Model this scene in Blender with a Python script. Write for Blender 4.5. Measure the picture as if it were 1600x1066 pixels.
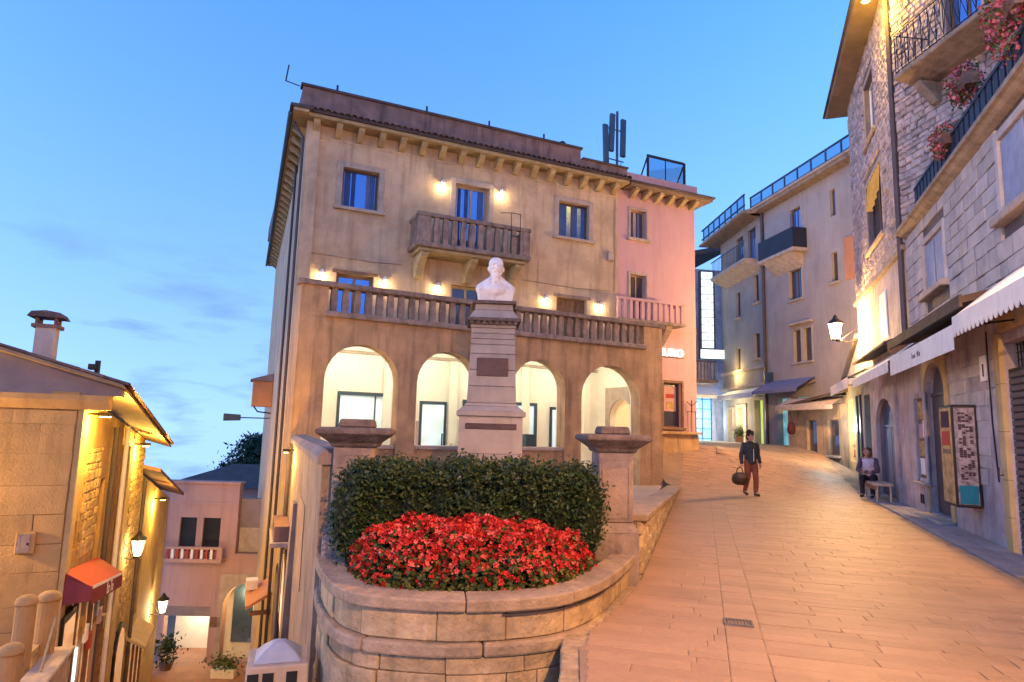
import bpy, bmesh, math, random
import numpy as np
from mathutils import Matrix, Vector
R = math.radians
rng = random.Random(7)
nrg = np.random.default_rng(7)
sc = bpy.context.scene
for o in list(bpy.data.objects): bpy.data.objects.remove(o)
COL = sc.collection

# ------------------------------------------------------------------ camera
cam = bpy.data.cameras.new('camera'); cam_ob = bpy.data.objects.new('camera', cam); COL.objects.link(cam_ob)
upv = Vector((200, 7300, 1000)).normalized()          # world up seen along camera right, up, forward
Fv = Vector((0, math.sqrt(1 - upv.z**2), upv.z))
ry = -upv.x * upv.z / Fv.y
Rv = Vector((math.sqrt(1 - upv.x**2 - ry**2), ry, upv.x)); Uv = Rv.cross(Fv)
cam_ob.matrix_world = Matrix(((Rv.x, Uv.x, -Fv.x, 0), (Rv.y, Uv.y, -Fv.y, 0), (Rv.z, Uv.z, -Fv.z, 1.6), (0, 0, 0, 1)))
cam.sensor_width = 36; cam.lens = 22.5; cam.clip_end = 14000; cam.clip_start = 0.05
sc.camera = cam_ob

# ------------------------------------------------------------------ sky
SUN_EL, SUN_ROT = 3.0, -112.0
w = bpy.data.worlds.new('World'); sc.world = w; w.use_nodes = True
nt = w.node_tree; bg = nt.nodes['Background']
sky = nt.nodes.new('ShaderNodeTexSky'); sky.sky_type = 'NISHITA'; sky.sun_disc = False
sky.sun_elevation = R(SUN_EL); sky.sun_rotation = R(SUN_ROT)
sky.ozone_density = 3.3; sky.dust_density = 0.1; sky.air_density = 1.0
tc = nt.nodes.new('ShaderNodeTexCoord'); mp = nt.nodes.new('ShaderNodeMapping'); mp.inputs['Scale'].default_value = (2.2, 2.2, 9)
ns = nt.nodes.new('ShaderNodeTexNoise'); ns.inputs['Scale'].default_value = 2.6; ns.inputs['Detail'].default_value = 5; ns.inputs['Roughness'].default_value = .55
nt.links.new(tc.outputs['Generated'], mp.inputs[0]); nt.links.new(mp.outputs[0], ns.inputs[0])
cr = nt.nodes.new('ShaderNodeValToRGB'); cr.color_ramp.elements[0].position = .50; cr.color_ramp.elements[1].position = .68
nt.links.new(ns.outputs[0], cr.inputs[0])
sep = nt.nodes.new('ShaderNodeSeparateXYZ'); nt.links.new(tc.outputs['Generated'], sep.inputs[0])
lift = nt.nodes.new('ShaderNodeMapRange'); lift.inputs[3].default_value = .28; nt.links.new(sep.outputs[2], lift.inputs[0])
cmb = nt.nodes.new('ShaderNodeCombineXYZ'); nt.links.new(sep.outputs[0], cmb.inputs[0]); nt.links.new(sep.outputs[1], cmb.inputs[1]); nt.links.new(lift.outputs[0], cmb.inputs[2])
nrm_ = nt.nodes.new('ShaderNodeVectorMath'); nrm_.operation = 'NORMALIZE'; nt.links.new(cmb.outputs[0], nrm_.inputs[0]); nt.links.new(nrm_.outputs[0], sky.inputs[0])
tint = nt.nodes.new('ShaderNodeMixRGB'); tint.blend_type = 'MULTIPLY'; tint.inputs[0].default_value = 1; tr_ = nt.nodes.new('ShaderNodeValToRGB'); tr_.color_ramp.elements[0].color = (.74, .51, .55, 1); tr_.color_ramp.elements[1].color = (.39, .48, .61, 1); tr_.color_ramp.elements[1].position = .62; nt.links.new(sep.outputs[2], tr_.inputs[0]); nt.links.new(tr_.outputs[0], tint.inputs[2]); nt.links.new(sky.outputs[0], tint.inputs[1])
band = nt.nodes.new('ShaderNodeMapRange'); band.inputs[1].default_value = .30; band.inputs[2].default_value = .12; nt.links.new(sep.outputs[2], band.inputs[0])
mul = nt.nodes.new('ShaderNodeMath'); mul.operation = 'MULTIPLY'; nt.links.new(cr.outputs[0], mul.inputs[0]); nt.links.new(band.outputs[0], mul.inputs[1])
mul2 = nt.nodes.new('ShaderNodeMath'); mul2.operation = 'MULTIPLY'; mul2.inputs[1].default_value = .85; nt.links.new(mul.outputs[0], mul2.inputs[0])
mx = nt.nodes.new('ShaderNodeMixRGB'); mx.inputs[2].default_value = (.20, .37, .66, 1)
nt.links.new(mul2.outputs[0], mx.inputs[0]); tsc = nt.nodes.new('ShaderNodeVectorMath'); tsc.operation = 'SCALE'; tsc.inputs['Scale'].default_value = 2.2; nt.links.new(tint.outputs[0], tsc.inputs[0]); nt.links.new(tsc.outputs[0], mx.inputs[1]); nt.links.new(mx.outputs[0], bg.inputs[0])
bg.inputs[1].default_value = 0.15
sun = bpy.data.lights.new('sun', 'SUN'); sun.energy = 0.10; sun.angle = R(12); sun.color = (1, .62, .42)
sun_ob = bpy.data.objects.new('sun', sun); COL.objects.link(sun_ob)
sd = Vector((math.sin(R(SUN_ROT)) * math.cos(R(SUN_EL)), math.cos(R(SUN_ROT)) * math.cos(R(SUN_EL)), math.sin(R(SUN_EL))))
sun_ob.rotation_euler = sd.to_track_quat('Z', 'Y').to_euler()
sc.view_settings.view_transform = 'Standard'; sc.view_settings.look = 'None'; sc.view_settings.gamma = 1
sc.view_settings.use_curve_mapping = False; sc.view_settings.exposure = 2.85
sc.cycles.use_denoising = True; sc.cycles.max_bounces = 6; sc.cycles.sample_clamp_indirect = 2.0

# ------------------------------------------------------------------ materials
def new_mat(name):
    m = bpy.data.materials.new(name); m.use_nodes = True
    t = m.node_tree; return m, t, t.nodes['Principled BSDF']

def M(name, base, rough=.85, var=.18, scale=1.6, bump=.25, bscale=28, streak=0., rnd=0., metallic=0., spec=.25, blotch=None, bl_amt=.5, brick=None):
    kk_ = 1. if min(base) > .5 else .80
    base = tuple(c * kk_ for c in base); blotch = tuple(c * kk_ for c in blotch) if blotch else None
    m, t, b = new_mat(name); N = t.nodes.new; K = t.links.new
    b.inputs['Roughness'].default_value = rough; b.inputs['Metallic'].default_value = metallic
    b.inputs['Specular IOR Level'].default_value = spec
    g = N('ShaderNodeNewGeometry')
    n1 = N('ShaderNodeTexNoise'); n1.inputs['Scale'].default_value = scale; n1.inputs['Detail'].default_value = 7; n1.inputs['Roughness'].default_value = .62
    K(g.outputs['Position'], n1.inputs[0])
    mr = N('ShaderNodeMapRange'); mr.inputs[1].default_value = .3; mr.inputs[2].default_value = .7; mr.inputs[3].default_value = 1 - var; mr.inputs[4].default_value = 1 + var
    K(n1.outputs[0], mr.inputs[0])
    fac = mr.outputs[0]
    def mulf(a, bb):
        x = N('ShaderNodeMath'); x.operation = 'MULTIPLY'; K(a, x.inputs[0]); K(bb, x.inputs[1]); return x.outputs[0]
    if streak:
        mp = N('ShaderNodeMapping'); mp.inputs['Scale'].default_value = (3.2, 3.2, .35); K(g.outputs['Position'], mp.inputs[0])
        n2 = N('ShaderNodeTexNoise'); n2.inputs['Scale'].default_value = 1.7; n2.inputs['Detail'].default_value = 6; K(mp.outputs[0], n2.inputs[0])
        m2 = N('ShaderNodeMapRange'); m2.inputs[1].default_value = .5; m2.inputs[2].default_value = .72; m2.inputs[3].default_value = 1; m2.inputs[4].default_value = 1 - streak
        K(n2.outputs[0], m2.inputs[0]); fac = mulf(fac, m2.outputs[0])
    if rnd:
        oi = N('ShaderNodeObjectInfo'); ad = N('ShaderNodeMath'); ad.operation = 'ADD'; K(oi.outputs['Random'], ad.inputs[0]); K(g.outputs['Random Per Island'], ad.inputs[1])
        fr = N('ShaderNodeMath'); fr.operation = 'FRACT'; K(ad.outputs[0], fr.inputs[0])
        m3 = N('ShaderNodeMapRange'); m3.inputs[3].default_value = 1 - rnd; m3.inputs[4].default_value = 1 + rnd; K(fr.outputs[0], m3.inputs[0])
        fac = mulf(fac, m3.outputs[0])
    vm = N('ShaderNodeVectorMath'); vm.operation = 'SCALE'; vm.inputs[0].default_value = base; K(fac, vm.inputs['Scale'])
    colout = vm.outputs[0]
    if blotch:
        n4 = N('ShaderNodeTexNoise'); n4.inputs['Scale'].default_value = .9; n4.inputs['Detail'].default_value = 8; n4.inputs['Roughness'].default_value = .7; K(g.outputs['Position'], n4.inputs[0])
        m4 = N('ShaderNodeMapRange'); m4.inputs[1].default_value = .5; m4.inputs[2].default_value = .66; m4.inputs[4].default_value = bl_amt; K(n4.outputs[0], m4.inputs[0])
        mi = N('ShaderNodeMixRGB'); mi.inputs[2].default_value = (*blotch, 1); K(m4.outputs[0], mi.inputs[0]); K(colout, mi.inputs[1]); colout = mi.outputs[0]
    hgt = None
    if bump:
        n3 = N('ShaderNodeTexNoise'); n3.inputs['Scale'].default_value = bscale; n3.inputs['Detail'].default_value = 5; K(g.outputs['Position'], n3.inputs[0])
        hgt = n3.outputs[0]
    if brick:
        mp_ = N('ShaderNodeMapping'); mp_.inputs['Rotation'].default_value = (0, 0, -brick[0]); K(g.outputs['Position'], mp_.inputs[0])
        sx_ = N('ShaderNodeSeparateXYZ'); K(mp_.outputs[0], sx_.inputs[0]); cx_ = N('ShaderNodeCombineXYZ'); K(sx_.outputs[0], cx_.inputs[0]); K(sx_.outputs[2], cx_.inputs[1])
        bk = N('ShaderNodeTexBrick'); bk.inputs['Scale'].default_value = 1; bk.inputs['Brick Width'].default_value = brick[1]; bk.inputs['Row Height'].default_value = brick[2]; bk.inputs['Mortar Size'].default_value = .012; bk.inputs['Mortar Smooth'].default_value = .6
        bk.inputs['Color1'].default_value = (1, 1, 1, 1); bk.inputs['Color2'].default_value = (.8, .8, .8, 1); bk.inputs['Mortar'].default_value = (0, 0, 0, 1); K(cx_.outputs[0], bk.inputs[0])
        ad_ = N('ShaderNodeMath'); ad_.operation = 'MULTIPLY_ADD'; ad_.inputs[1].default_value = brick[3]; K(bk.outputs[0], ad_.inputs[0]); K(hgt, ad_.inputs[2]); hgt = ad_.outputs[0]
    if hgt is not None:
        bp = N('ShaderNodeBump'); bp.inputs['Strength'].default_value = bump; bp.inputs['Distance'].default_value = .03; K(hgt, bp.inputs['Height']); K(bp.outputs[0], b.inputs['Normal'])
    K(colout, b.inputs['Base Color'])
    return m

def leafmat(name, c1, c2, rough=.5, trans=.15, c3=None):
    m, t, b = new_mat(name); N = t.nodes.new; K = t.links.new
    g = N('ShaderNodeNewGeometry'); r = N('ShaderNodeValToRGB'); r.color_ramp.elements[0].color = (*c1, 1); r.color_ramp.elements[1].color = (*c2, 1)
    if c3: r.color_ramp.elements[1].position = .7; e_ = r.color_ramp.elements.new(1.0); e_.color = (*c3, 1)
    K(g.outputs['Random Per Island'], r.inputs[0]); K(r.outputs[0], b.inputs['Base Color']); b.inputs['Roughness'].default_value = rough
    b.inputs['Specular IOR Level'].default_value = .3 if rough < .7 else .05
    return m

def emit(name, col, strength, var=0., scale=3):
    m, t, b = new_mat(name); N = t.nodes.new; K = t.links.new
    b.inputs['Base Color'].default_value = (*[min(1, c) for c in col], 1); b.inputs['Roughness'].default_value = .3
    b.inputs['Emission Color'].default_value = (*col, 1); b.inputs['Emission Strength'].default_value = strength
    if var:
        g = N('ShaderNodeNewGeometry'); n = N('ShaderNodeTexNoise'); n.inputs['Scale'].default_value = scale; n.inputs['Detail'].default_value = 4; K(g.outputs['Position'], n.inputs[0])
        mr = N('ShaderNodeMapRange'); mr.inputs[1].default_value = .35; mr.inputs[2].default_value = .65; mr.inputs[3].default_value = strength * (1 - var); mr.inputs[4].default_value = strength * (1 + var)
        K(n.outputs[0], mr.inputs[0]); K(mr.outputs[0], b.inputs['Emission Strength'])
    return m

def lampglass(name, col, strength):
    m, t, b = new_mat(name); t.nodes.remove(b); N = t.nodes.new; K = t.links.new
    tr = N('ShaderNodeBsdfTransparent'); em = N('ShaderNodeEmission'); em.inputs[0].default_value = (*col, 1); em.inputs[1].default_value = strength
    ad = N('ShaderNodeAddShader'); K(tr.outputs[0], ad.inputs[0]); K(em.outputs[0], ad.inputs[1]); K(ad.outputs[0], t.nodes['Material Output'].inputs[0])
    return m

def clearglass(name):
    m, t, b = new_mat(name); t.nodes.remove(b); N = t.nodes.new; K = t.links.new
    tr = N('ShaderNodeBsdfTransparent'); tr.inputs[0].default_value = (.62, .74, .80, 1); gl = N('ShaderNodeBsdfGlossy'); gl.inputs[1].default_value = .05; gl.inputs[0].default_value = (.5, .6, .7, 1)
    mi = N('ShaderNodeMixShader'); mi.inputs[0].default_value = .18; K(tr.outputs[0], mi.inputs[1]); K(gl.outputs[0], mi.inputs[2]); K(mi.outputs[0], t.nodes['Material Output'].inputs[0])
    return m

def glassmat(name, col, metallic=.75, rough=.06):
    m, t, b = new_mat(name); N = t.nodes.new; K = t.links.new
    b.inputs['Base Color'].default_value = (*col, 1); b.inputs['Metallic'].default_value = metallic; b.inputs['Roughness'].default_value = rough
    g = N('ShaderNodeNewGeometry'); n = N('ShaderNodeTexNoise'); n.inputs['Scale'].default_value = 1.3; K(g.outputs['Position'], n.inputs[0])
    bp = N('ShaderNodeBump'); bp.inputs['Strength'].default_value = .06; bp.inputs['Distance'].default_value = .05; K(n.outputs[0], bp.inputs['Height']); K(bp.outputs[0], b.inputs['Normal'])
    return m

MT = dict(
    plaster=M('beige_pink_plaster', (.64, .475, .315), var=.20, scale=1.1, bump=.34, streak=.32, blotch=(.43, .30, .20), bl_amt=.6, brick=(R(24), .62, .27, .35)),
    porch=M('brown_porch_render', (.56, .35, .19), var=.25, scale=1.5, bump=.5, bscale=18, streak=.42, blotch=(.25, .16, .12), bl_amt=.4),
    pink=M('pink_plaster', (.62, .38, .40), var=.08, scale=.8, bump=.12, streak=.12),
    trim=M('pale_stone_trim', (.50, .40, .33), var=.2, scale=4, bump=.2, streak=.15),
    bracket=M('ochre_stone_bracket', (.48, .37, .21), var=.25, scale=4, bump=.3, rnd=.12),
    rail=M('weathered_stone', (.33, .245, .20), var=.35, scale=5, bump=.45, streak=.4, rnd=.15),
    parapet=M('dark_parapet_render', (.25, .165, .15), var=.3, scale=2.5, bump=.3, streak=.45),
    roofdark=M('dark_roof_felt', (.10, .08, .085), var=.3, bump=.3),
    tile=M('roof_tile', (.22, .13, .10), var=.3, bump=.4, rnd=.3),
    cream=M('cream_interior_plaster', (.82, .79, .70), var=.06, bump=.05),
    floor=M('arcade_floor', (.45, .34, .27), var=.15),
    wood=M('brown_wood', (.22, .12, .07), var=.3, scale=6, bump=.2, rough=.6),
    frame=M('dark_window_frame', (.13, .08, .06), var=.2, bump=.1, rough=.55),
    tanframe=M('tan_window_frame', (.42, .30, .22), var=.15, bump=.1, rough=.6),
    white=M('white_paint', (.78, .76, .74), var=.06, bump=.05, rough=.6),
    metal=M('dark_iron', (.035, .035, .04), var=.2, bump=.1, rough=.5, metallic=.4),
    bluemetal=M('blue_grey_metal', (.07, .11, .15), var=.2, bump=.05, rough=.45, metallic=.3),
    pipe=M('dark_downpipe', (.10, .08, .085), var=.2, bump=.05, rough=.5),
    road=M('road_bed', (.34, .235, .16), var=.2, bump=.3),
    slab=M('paving_slab', (.46, .282, .165), var=.16, scale=.9, bump=.25, bscale=24, rnd=.10, rough=.58, blotch=(.29, .175, .10), bl_amt=.65),
    walk=M('pavement_slab', (.30, .29, .33), var=.2, scale=3, bump=.3, rnd=.14, rough=.75),  # cool grey puts the blue shade along the houses into the stone colour
    terr=M('terrace_paving', (.45, .33, .26), var=.15, bump=.2),
    planter=M('planter_stone', (.50, .36, .22), var=.34, scale=3.5, bump=.9, bscale=16, rnd=.14, streak=.35, blotch=(.20, .15, .11), bl_amt=.55),
    coping=M('coping_stone', (.39, .285, .205), var=.3, scale=5, bump=.5, blotch=(.18, .14, .12), bl_amt=.55),
    mortar=M('mortar', (.17, .13, .10), var=.25, bump=.4),
    rubble=M('rubble_stone', (.44, .33, .21), var=.3, scale=5, bump=.7, bscale=16, rnd=.22),
    pillar=M('purple_grey_stone', (.33, .25, .22), var=.28, scale=5, bump=.35, streak=.35, blotch=(.19, .14, .13), bl_amt=.35),
    capstone=M('dark_lichen_stone', (.15, .115, .105), var=.4, scale=9, bump=.7, bscale=30),
    pedestal=M('pedestal_stone', (.39, .34, .31), var=.14, scale=3, bump=.2, rnd=.07, streak=.18),
    marble=M('white_marble', (.70, .67, .65), var=.16, scale=7, bump=.15, rough=.65, streak=.3),
    bronze=M('dark_bronze_plaque', (.10, .065, .075), var=.3, bump=.3, rough=.5, metallic=.3),
    block=M('grey_block_stone', (.52, .46, .44), var=.16, scale=3.5, bump=.4, bscale=16, rnd=.13, streak=.12),
    blockjoint=M('dark_joint', (.13, .11, .12), var=.3, bump=.4),
    tower=M('tower_rubble', (.46, .38, .37), var=.25, scale=4, bump=.9, bscale=13, rnd=.22),
    towerbed=M('tower_mortar', (.26, .21, .20), var=.3, bump=.5),
    retain=M('retaining_render', (.40, .28, .19), var=.25, scale=2, bump=.4, streak=.45, blotch=(.17, .12, .11), bl_amt=.5),
    lilac=M('lilac_render', (.52, .44, .45), var=.26, scale=2, bump=.5, streak=.4, blotch=(.26, .21, .23), bl_amt=.55),
    ochre=M('ochre_render', (.58, .42, .20), var=.2, scale=2, bump=.3, streak=.2),
    cornice=M('cornice_stone', (.36, .28, .22), var=.3, scale=4, bump=.35, streak=.3),
    soffit=M('brown_soffit', (.27, .20, .15), var=.25, bump=.3),
    grey=M('grey_plaster', (.42, .365, .34), var=.14, scale=.8, bump=.2, streak=.12, blotch=(.36, .27, .25), bl_amt=.3),
    greyb=M('grey_olive_plaster', (.37, .33, .30), var=.16, scale=.8, bump=.2, streak=.14),
    shutter=M('blue_grey_shutter', (.34, .38, .50), var=.15, scale=4, bump=.15, rough=.6),
    orangeshutter=M('orange_shutter', (.62, .27, .12), var=.15, bump=.15, rough=.6),
    navy=M('navy_iron', (.025, .03, .05), var=.2, bump=.1, rough=.5),
    bluedoor=M('blue_door', (.07, .10, .24), var=.2, bump=.12, rough=.5),
    darkdoor=M('dark_door', (.09, .07, .085), var=.25, bump=.15, rough=.55),
    roller=M('roller_shutter', (.11, .10, .12), var=.15, bump=.1, rough=.5, metallic=.3, rnd=.06),
    awn=M('white_awning_canvas', (.72, .68, .62), var=.1, scale=3, bump=.12, streak=.1),
    awnblue=M('blue_awning_canvas', (.20, .20, .33), var=.1, bump=.1),
    awnred=M('red_awning_canvas', (.46, .075, .05), var=.1, bump=.12),
    awnwine=M('wine_awning_canvas', (.24, .05, .06), var=.1, bump=.1),
    brownbeam=M('dark_brown_canopy', (.10, .07, .055), var=.3, bump=.3),
    leftwall=M('ochre_left_render', (.48, .30, .12), brick=(R(112), .4, .2, .6), var=.2, scale=1.6, bump=.4, streak=.3, blotch=(.33, .21, .10), bl_amt=.4),
    leftslab=M('left_front_slab', (.48, .30, .125), var=.16, scale=2, bump=.3, rnd=.09, streak=.2, blotch=(.30, .19, .10), bl_amt=.3),
    leftstone=M('left_rubble', (.48, .33, .15), var=.3, scale=5, bump=.9, bscale=14, rnd=.2),
    gable=M('grey_gable_render', (.30, .24, .24), var=.2, bump=.35),
    endpink=M('far_pink_plaster', (.52, .33, .31), var=.1, scale=.6, bump=.15, streak=.15),
    alley=M('alley_paving', (.50, .26, .15), var=.2, bump=.3),  # orange lamp glow on the alley floor is put into this colour
    posts=M('round_top_post', (.46, .29, .13), var=.2, bump=.25),
    hill=M('far_hill', (.03, .05, .07), var=.3, scale=.02, bump=0),
    land=M('dark_land', (.06, .07, .05), var=.3, scale=.02, bump=0),
    soil=M('soil', (.06, .045, .03), var=.3, bump=.5),
    hedge=leafmat('hedge_leaf', (.008, .020, .005), (.040, .068, .016)),
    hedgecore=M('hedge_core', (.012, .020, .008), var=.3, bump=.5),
    petal=leafmat('red_petal', (.12, .003, .005), (.58, .04, .035), rough=.9, c3=(.70, .17, .15)),
    fleaf=leafmat('flower_leaf', (.02, .03, .008), (.11, .12, .03)),
    pinkpetal=leafmat('pink_petal', (.22, .015, .03), (.55, .20, .24), rough=.8),
    pine=leafmat('pine_needles', (.010, .03, .02), (.03, .07, .045)),
    shrub=leafmat('shrub_leaf', (.03, .06, .015), (.10, .15, .04)),
    bark=M('bark', (.08, .055, .04), var=.3, bump=.6),
    glass=glassmat('window_glass', (.16, .30, .62)),
    glassdark=glassmat('dark_window_glass', (.10, .10, .13), .5),
    clear=clearglass('clear_glass'),
    bcurtain=M('blue_curtain', (.05, .10, .30), var=.2, scale=3, bump=.1, rough=.35, spec=.6),
    curtain=M('curtain', (.55, .42, .42), var=.15, bump=.1),
    ycurtain=M('yellow_curtain', (.85, .48, .08), var=.2, bump=.1),
    lit_shop=emit('lit_shop_glass', (.72, .92, 1.0), .05, .6, 2.2),
    lit_cream=emit('lit_doorway', (1.0, .86, .55), .11, .5, 2.5),
    lit_teal=emit('lit_teal_glass', (.30, .80, .85), .05, .5, 2.5),
    lit_green=emit('lit_green_panel', (.80, 1.0, .25), .08, .2, 2),
    lit_sign=emit('lit_sign_face', (.80, 1.0, 1.0), .16, .12, 4),
    lit_blue=emit('lit_blue_shop', (.25, .65, 1.0), .09, .5, 1.5),
    lit_white=emit('lit_letters', (1.0, .97, .90), .40),
    lit_case=emit('lit_display', (1.0, .66, .36), .032, .85, 7),
    bulb=emit('lamp_bulb', (1.0, .85, .55), 3.0),
    bulby=emit('lamp_bulb_yellow', (1.0, .66, .16), 3.0),
    lglass=lampglass('lantern_glass', (1.0, .80, .48), .42),
    skin=M('skin', (.50, .27, .19), var=.06, bump=.05, rough=.55),
    hairbrown=M('brown_hair', (.16, .07, .03), var=.3, scale=30, bump=.5, bscale=90),
    hairdark=M('dark_hair', (.035, .025, .02), var=.3, scale=30, bump=.5, bscale=90),
    jacket=M('dark_jacket', (.05, .055, .06), var=.3, scale=9, bump=.4),
    trousers=M('rust_trousers', (.30, .095, .05), var=.2, scale=6, bump=.3),
    darkcloth=M('black_trousers', (.03, .025, .045), var=.2, bump=.3),
    mauve=M('mauve_sleeves', (.12, .085, .14), var=.2, bump=.3),
    top=M('pale_pink_top', (.70, .55, .62), var=.08, bump=.2),
    leather=M('brown_bag', (.07, .045, .02), var=.3, bump=.3, rough=.5),
    redbag=M('red_bag', (.05, .008, .012), var=.2, bump=.2),
    paper=M('poster_paper', (.52, .34, .14), var=.5, scale=7, bump=.05),
    tealblue=M('teal_print', (.02, .20, .30), var=.1, bump=0),
    inkdark=M('dark_print', (.06, .03, .05), var=.2, bump=0),
    signwhite=M('sign_face_print', (.30, .26, .29), var=.75, scale=11, bump=0, rough=.35),
    cast=M('cast_iron_grate', (.16, .13, .12), var=.2, bump=.3, rough=.6),
)

# ------------------------------------------------------------------ mesh helpers
class MB:
    def __init__(s): s.v = []; s.f = []
    def add(s, vs, fs):
        o = len(s.v); s.v += [tuple(p) for p in vs]; s.f += [tuple(i + o for i in q) for q in fs]; return s
    def box(s, x0, x1, y0, y1, z0, z1):
        return s.add([(x0, y0, z0), (x1, y0, z0), (x1, y1, z0), (x0, y1, z0), (x0, y0, z1), (x1, y0, z1), (x1, y1, z1), (x0, y1, z1)],
                     [(3, 2, 1, 0), (4, 5, 6, 7), (0, 1, 5, 4), (1, 2, 6, 5), (2, 3, 7, 6), (3, 0, 4, 7)])
    def hexa(s, b, t):                    # two quads, bottom and top, counter-clockwise from above
        return s.add(list(b) + list(t), [(3, 2, 1, 0), (4, 5, 6, 7), (0, 1, 5, 4), (1, 2, 6, 5), (2, 3, 7, 6), (3, 0, 4, 7)])
    def prism(s, poly, y0, y1):           # xz polygon (counter-clockwise seen from -y) pushed along y
        n = len(poly)
        return s.add([(x, y0, z) for x, z in poly] + [(x, y1, z) for x, z in poly],
                     [tuple(range(n)), tuple(range(2 * n - 1, n - 1, -1))] + [(i, i + n, (i + 1) % n + n, (i + 1) % n) for i in range(n)])
    def prismx(s, poly, x0, x1):          # yz polygon pushed along x
        n = len(poly)
        return s.add([(x0, y, z) for y, z in poly] + [(x1, y, z) for y, z in poly],
                     [tuple(range(n - 1, -1, -1)), tuple(range(n, 2 * n))] + [((i + 1) % n, (i + 1) % n + n, i + n, i) for i in range(n)])
    def tube(s, pts, r, n=8):
        pts = [Vector(p) for p in pts]; rs = r if isinstance(r, (list, tuple)) else [r] * len(pts); rings = []
        for i, p in enumerate(pts):
            d = (pts[min(i + 1, len(pts) - 1)] - pts[max(i - 1, 0)]).normalized()
            a = d.orthogonal().normalized() if i == 0 else (a - d * a.dot(d)).normalized()
            b = d.cross(a); rings.append([p + (a * math.cos(2 * math.pi * k / n) + b * math.sin(2 * math.pi * k / n)) * rs[i] for k in range(n)])
        vs = [q for g in rings for q in g]; fs = []
        for i in range(len(pts) - 1):
            for k in range(n): fs.append((i * n + k, i * n + (k + 1) % n, (i + 1) * n + (k + 1) % n, (i + 1) * n + k))
        fs += [tuple(range(n - 1, -1, -1)), tuple((len(pts) - 1) * n + k for k in range(n))]
        return s.add(vs, fs)
    def lathe(s, prof, n=16, c=(0, 0, 0), rot=0, square=False):
        vs = []; 
        for r, z in prof:
            for k in range(n):
                a = 2 * math.pi * k / n + rot; vs.append((c[0] + r * math.cos(a), c[1] + r * math.sin(a), c[2] + z))
        fs = [(i * n + k, i * n + (k + 1) % n, (i + 1) * n + (k + 1) % n, (i + 1) * n + k) for i in range(len(prof) - 1) for k in range(n)]
        fs += [tuple(range(n - 1, -1, -1)), tuple((len(prof) - 1) * n + k for k in range(n))]
        return s.add(vs, fs)
    def sphere(s, c, r, n=12, m=8):
        r = (r, r, r) if not isinstance(r, tuple) else r
        vs = [(c[0], c[1], c[2] - r[2])]
        for i in range(1, m):
            t = math.pi * i / m - math.pi / 2
            for k in range(n): a = 2 * math.pi * k / n; vs.append((c[0] + r[0] * math.cos(t) * math.cos(a), c[1] + r[1] * math.cos(t) * math.sin(a), c[2] + r[2] * math.sin(t)))
        vs.append((c[0], c[1], c[2] + r[2])); e = len(vs) - 1
        fs = [(0, 1 + (k + 1) % n, 1 + k) for k in range(n)]
        for i in range(m - 2):
            for k in range(n): a = 1 + i * n; fs.append((a + k, a + (k + 1) % n, a + n + (k + 1) % n, a + n + k))
        a = 1 + (m - 2) * n; fs += [(a + k, a + (k + 1) % n, e) for k in range(n)]
        return s.add(vs, fs)
    def limb(s, p, q, r0, r1):            # tapered capsule
        p = Vector(p); q = Vector(q); s.sphere(p, r0, 10, 6); s.sphere(q, r1, 10, 6)
        if (q - p).length > 1e-4: s.tube([p, q], [r0, r1], 10)
        return s
    def mesh(s, name):
        me = bpy.data.meshes.new(name); me.from_pydata(s.v, [], s.f); me.validate(); me.update(); return me

def ob(name, mb, mat, parent=None, loc=(0, 0, 0), rz=0., bev=0., smooth=False, seg=1):
    me = mb if isinstance(mb, bpy.types.Mesh) else mb.mesh(name)
    if isinstance(mat, str): mat = MT[mat]
    if mat and not me.materials: me.materials.append(mat)
    o = bpy.data.objects.new(name, me); COL.objects.link(o); o.location = loc; o.rotation_euler = (0, 0, rz)
    if parent: o.parent = parent
    if bev:
        b = o.modifiers.new('bevel', 'BEVEL'); b.width = bev; b.segments = seg; b.limit_method = 'ANGLE'; b.angle_limit = R(40)
    if smooth:
        for p in me.polygons: p.use_smooth = True
    return o
def tag(o, label=None, cat=None, group=None, kind=None):
    if label: o['label'] = label
    if cat: o['category'] = cat
    if group: o['group'] = group
    if kind: o['kind'] = kind
    return o
def thing(name, label, cat, loc=(0, 0, 0), rz=0., group=None):
    o = bpy.data.objects.new(name, None); COL.objects.link(o); o.location = loc; o.rotation_euler = (0, 0, rz); o.empty_display_size = .2
    return tag(o, label, cat, group)
def copy_tree(o, parent=None):
    c = o.copy(); COL.objects.link(c); c.parent = parent
    for ch in list(o.children): copy_tree(ch, c)
    return c
def light(parent, loc, watts, col=(1, .6, .25), r=.06, kind='POINT', rot=None, angle=None, blend=.5):
    l = bpy.data.lights.new('lamp_light', kind); l.energy = watts; l.color = col; l.shadow_soft_size = r
    if angle: l.spot_size = R(angle); l.spot_blend = blend
    o = bpy.data.objects.new('lamp_light', l); COL.objects.link(o); o.parent = parent; o.location = loc
    if rot: o.rotation_euler = rot
    return o

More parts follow.
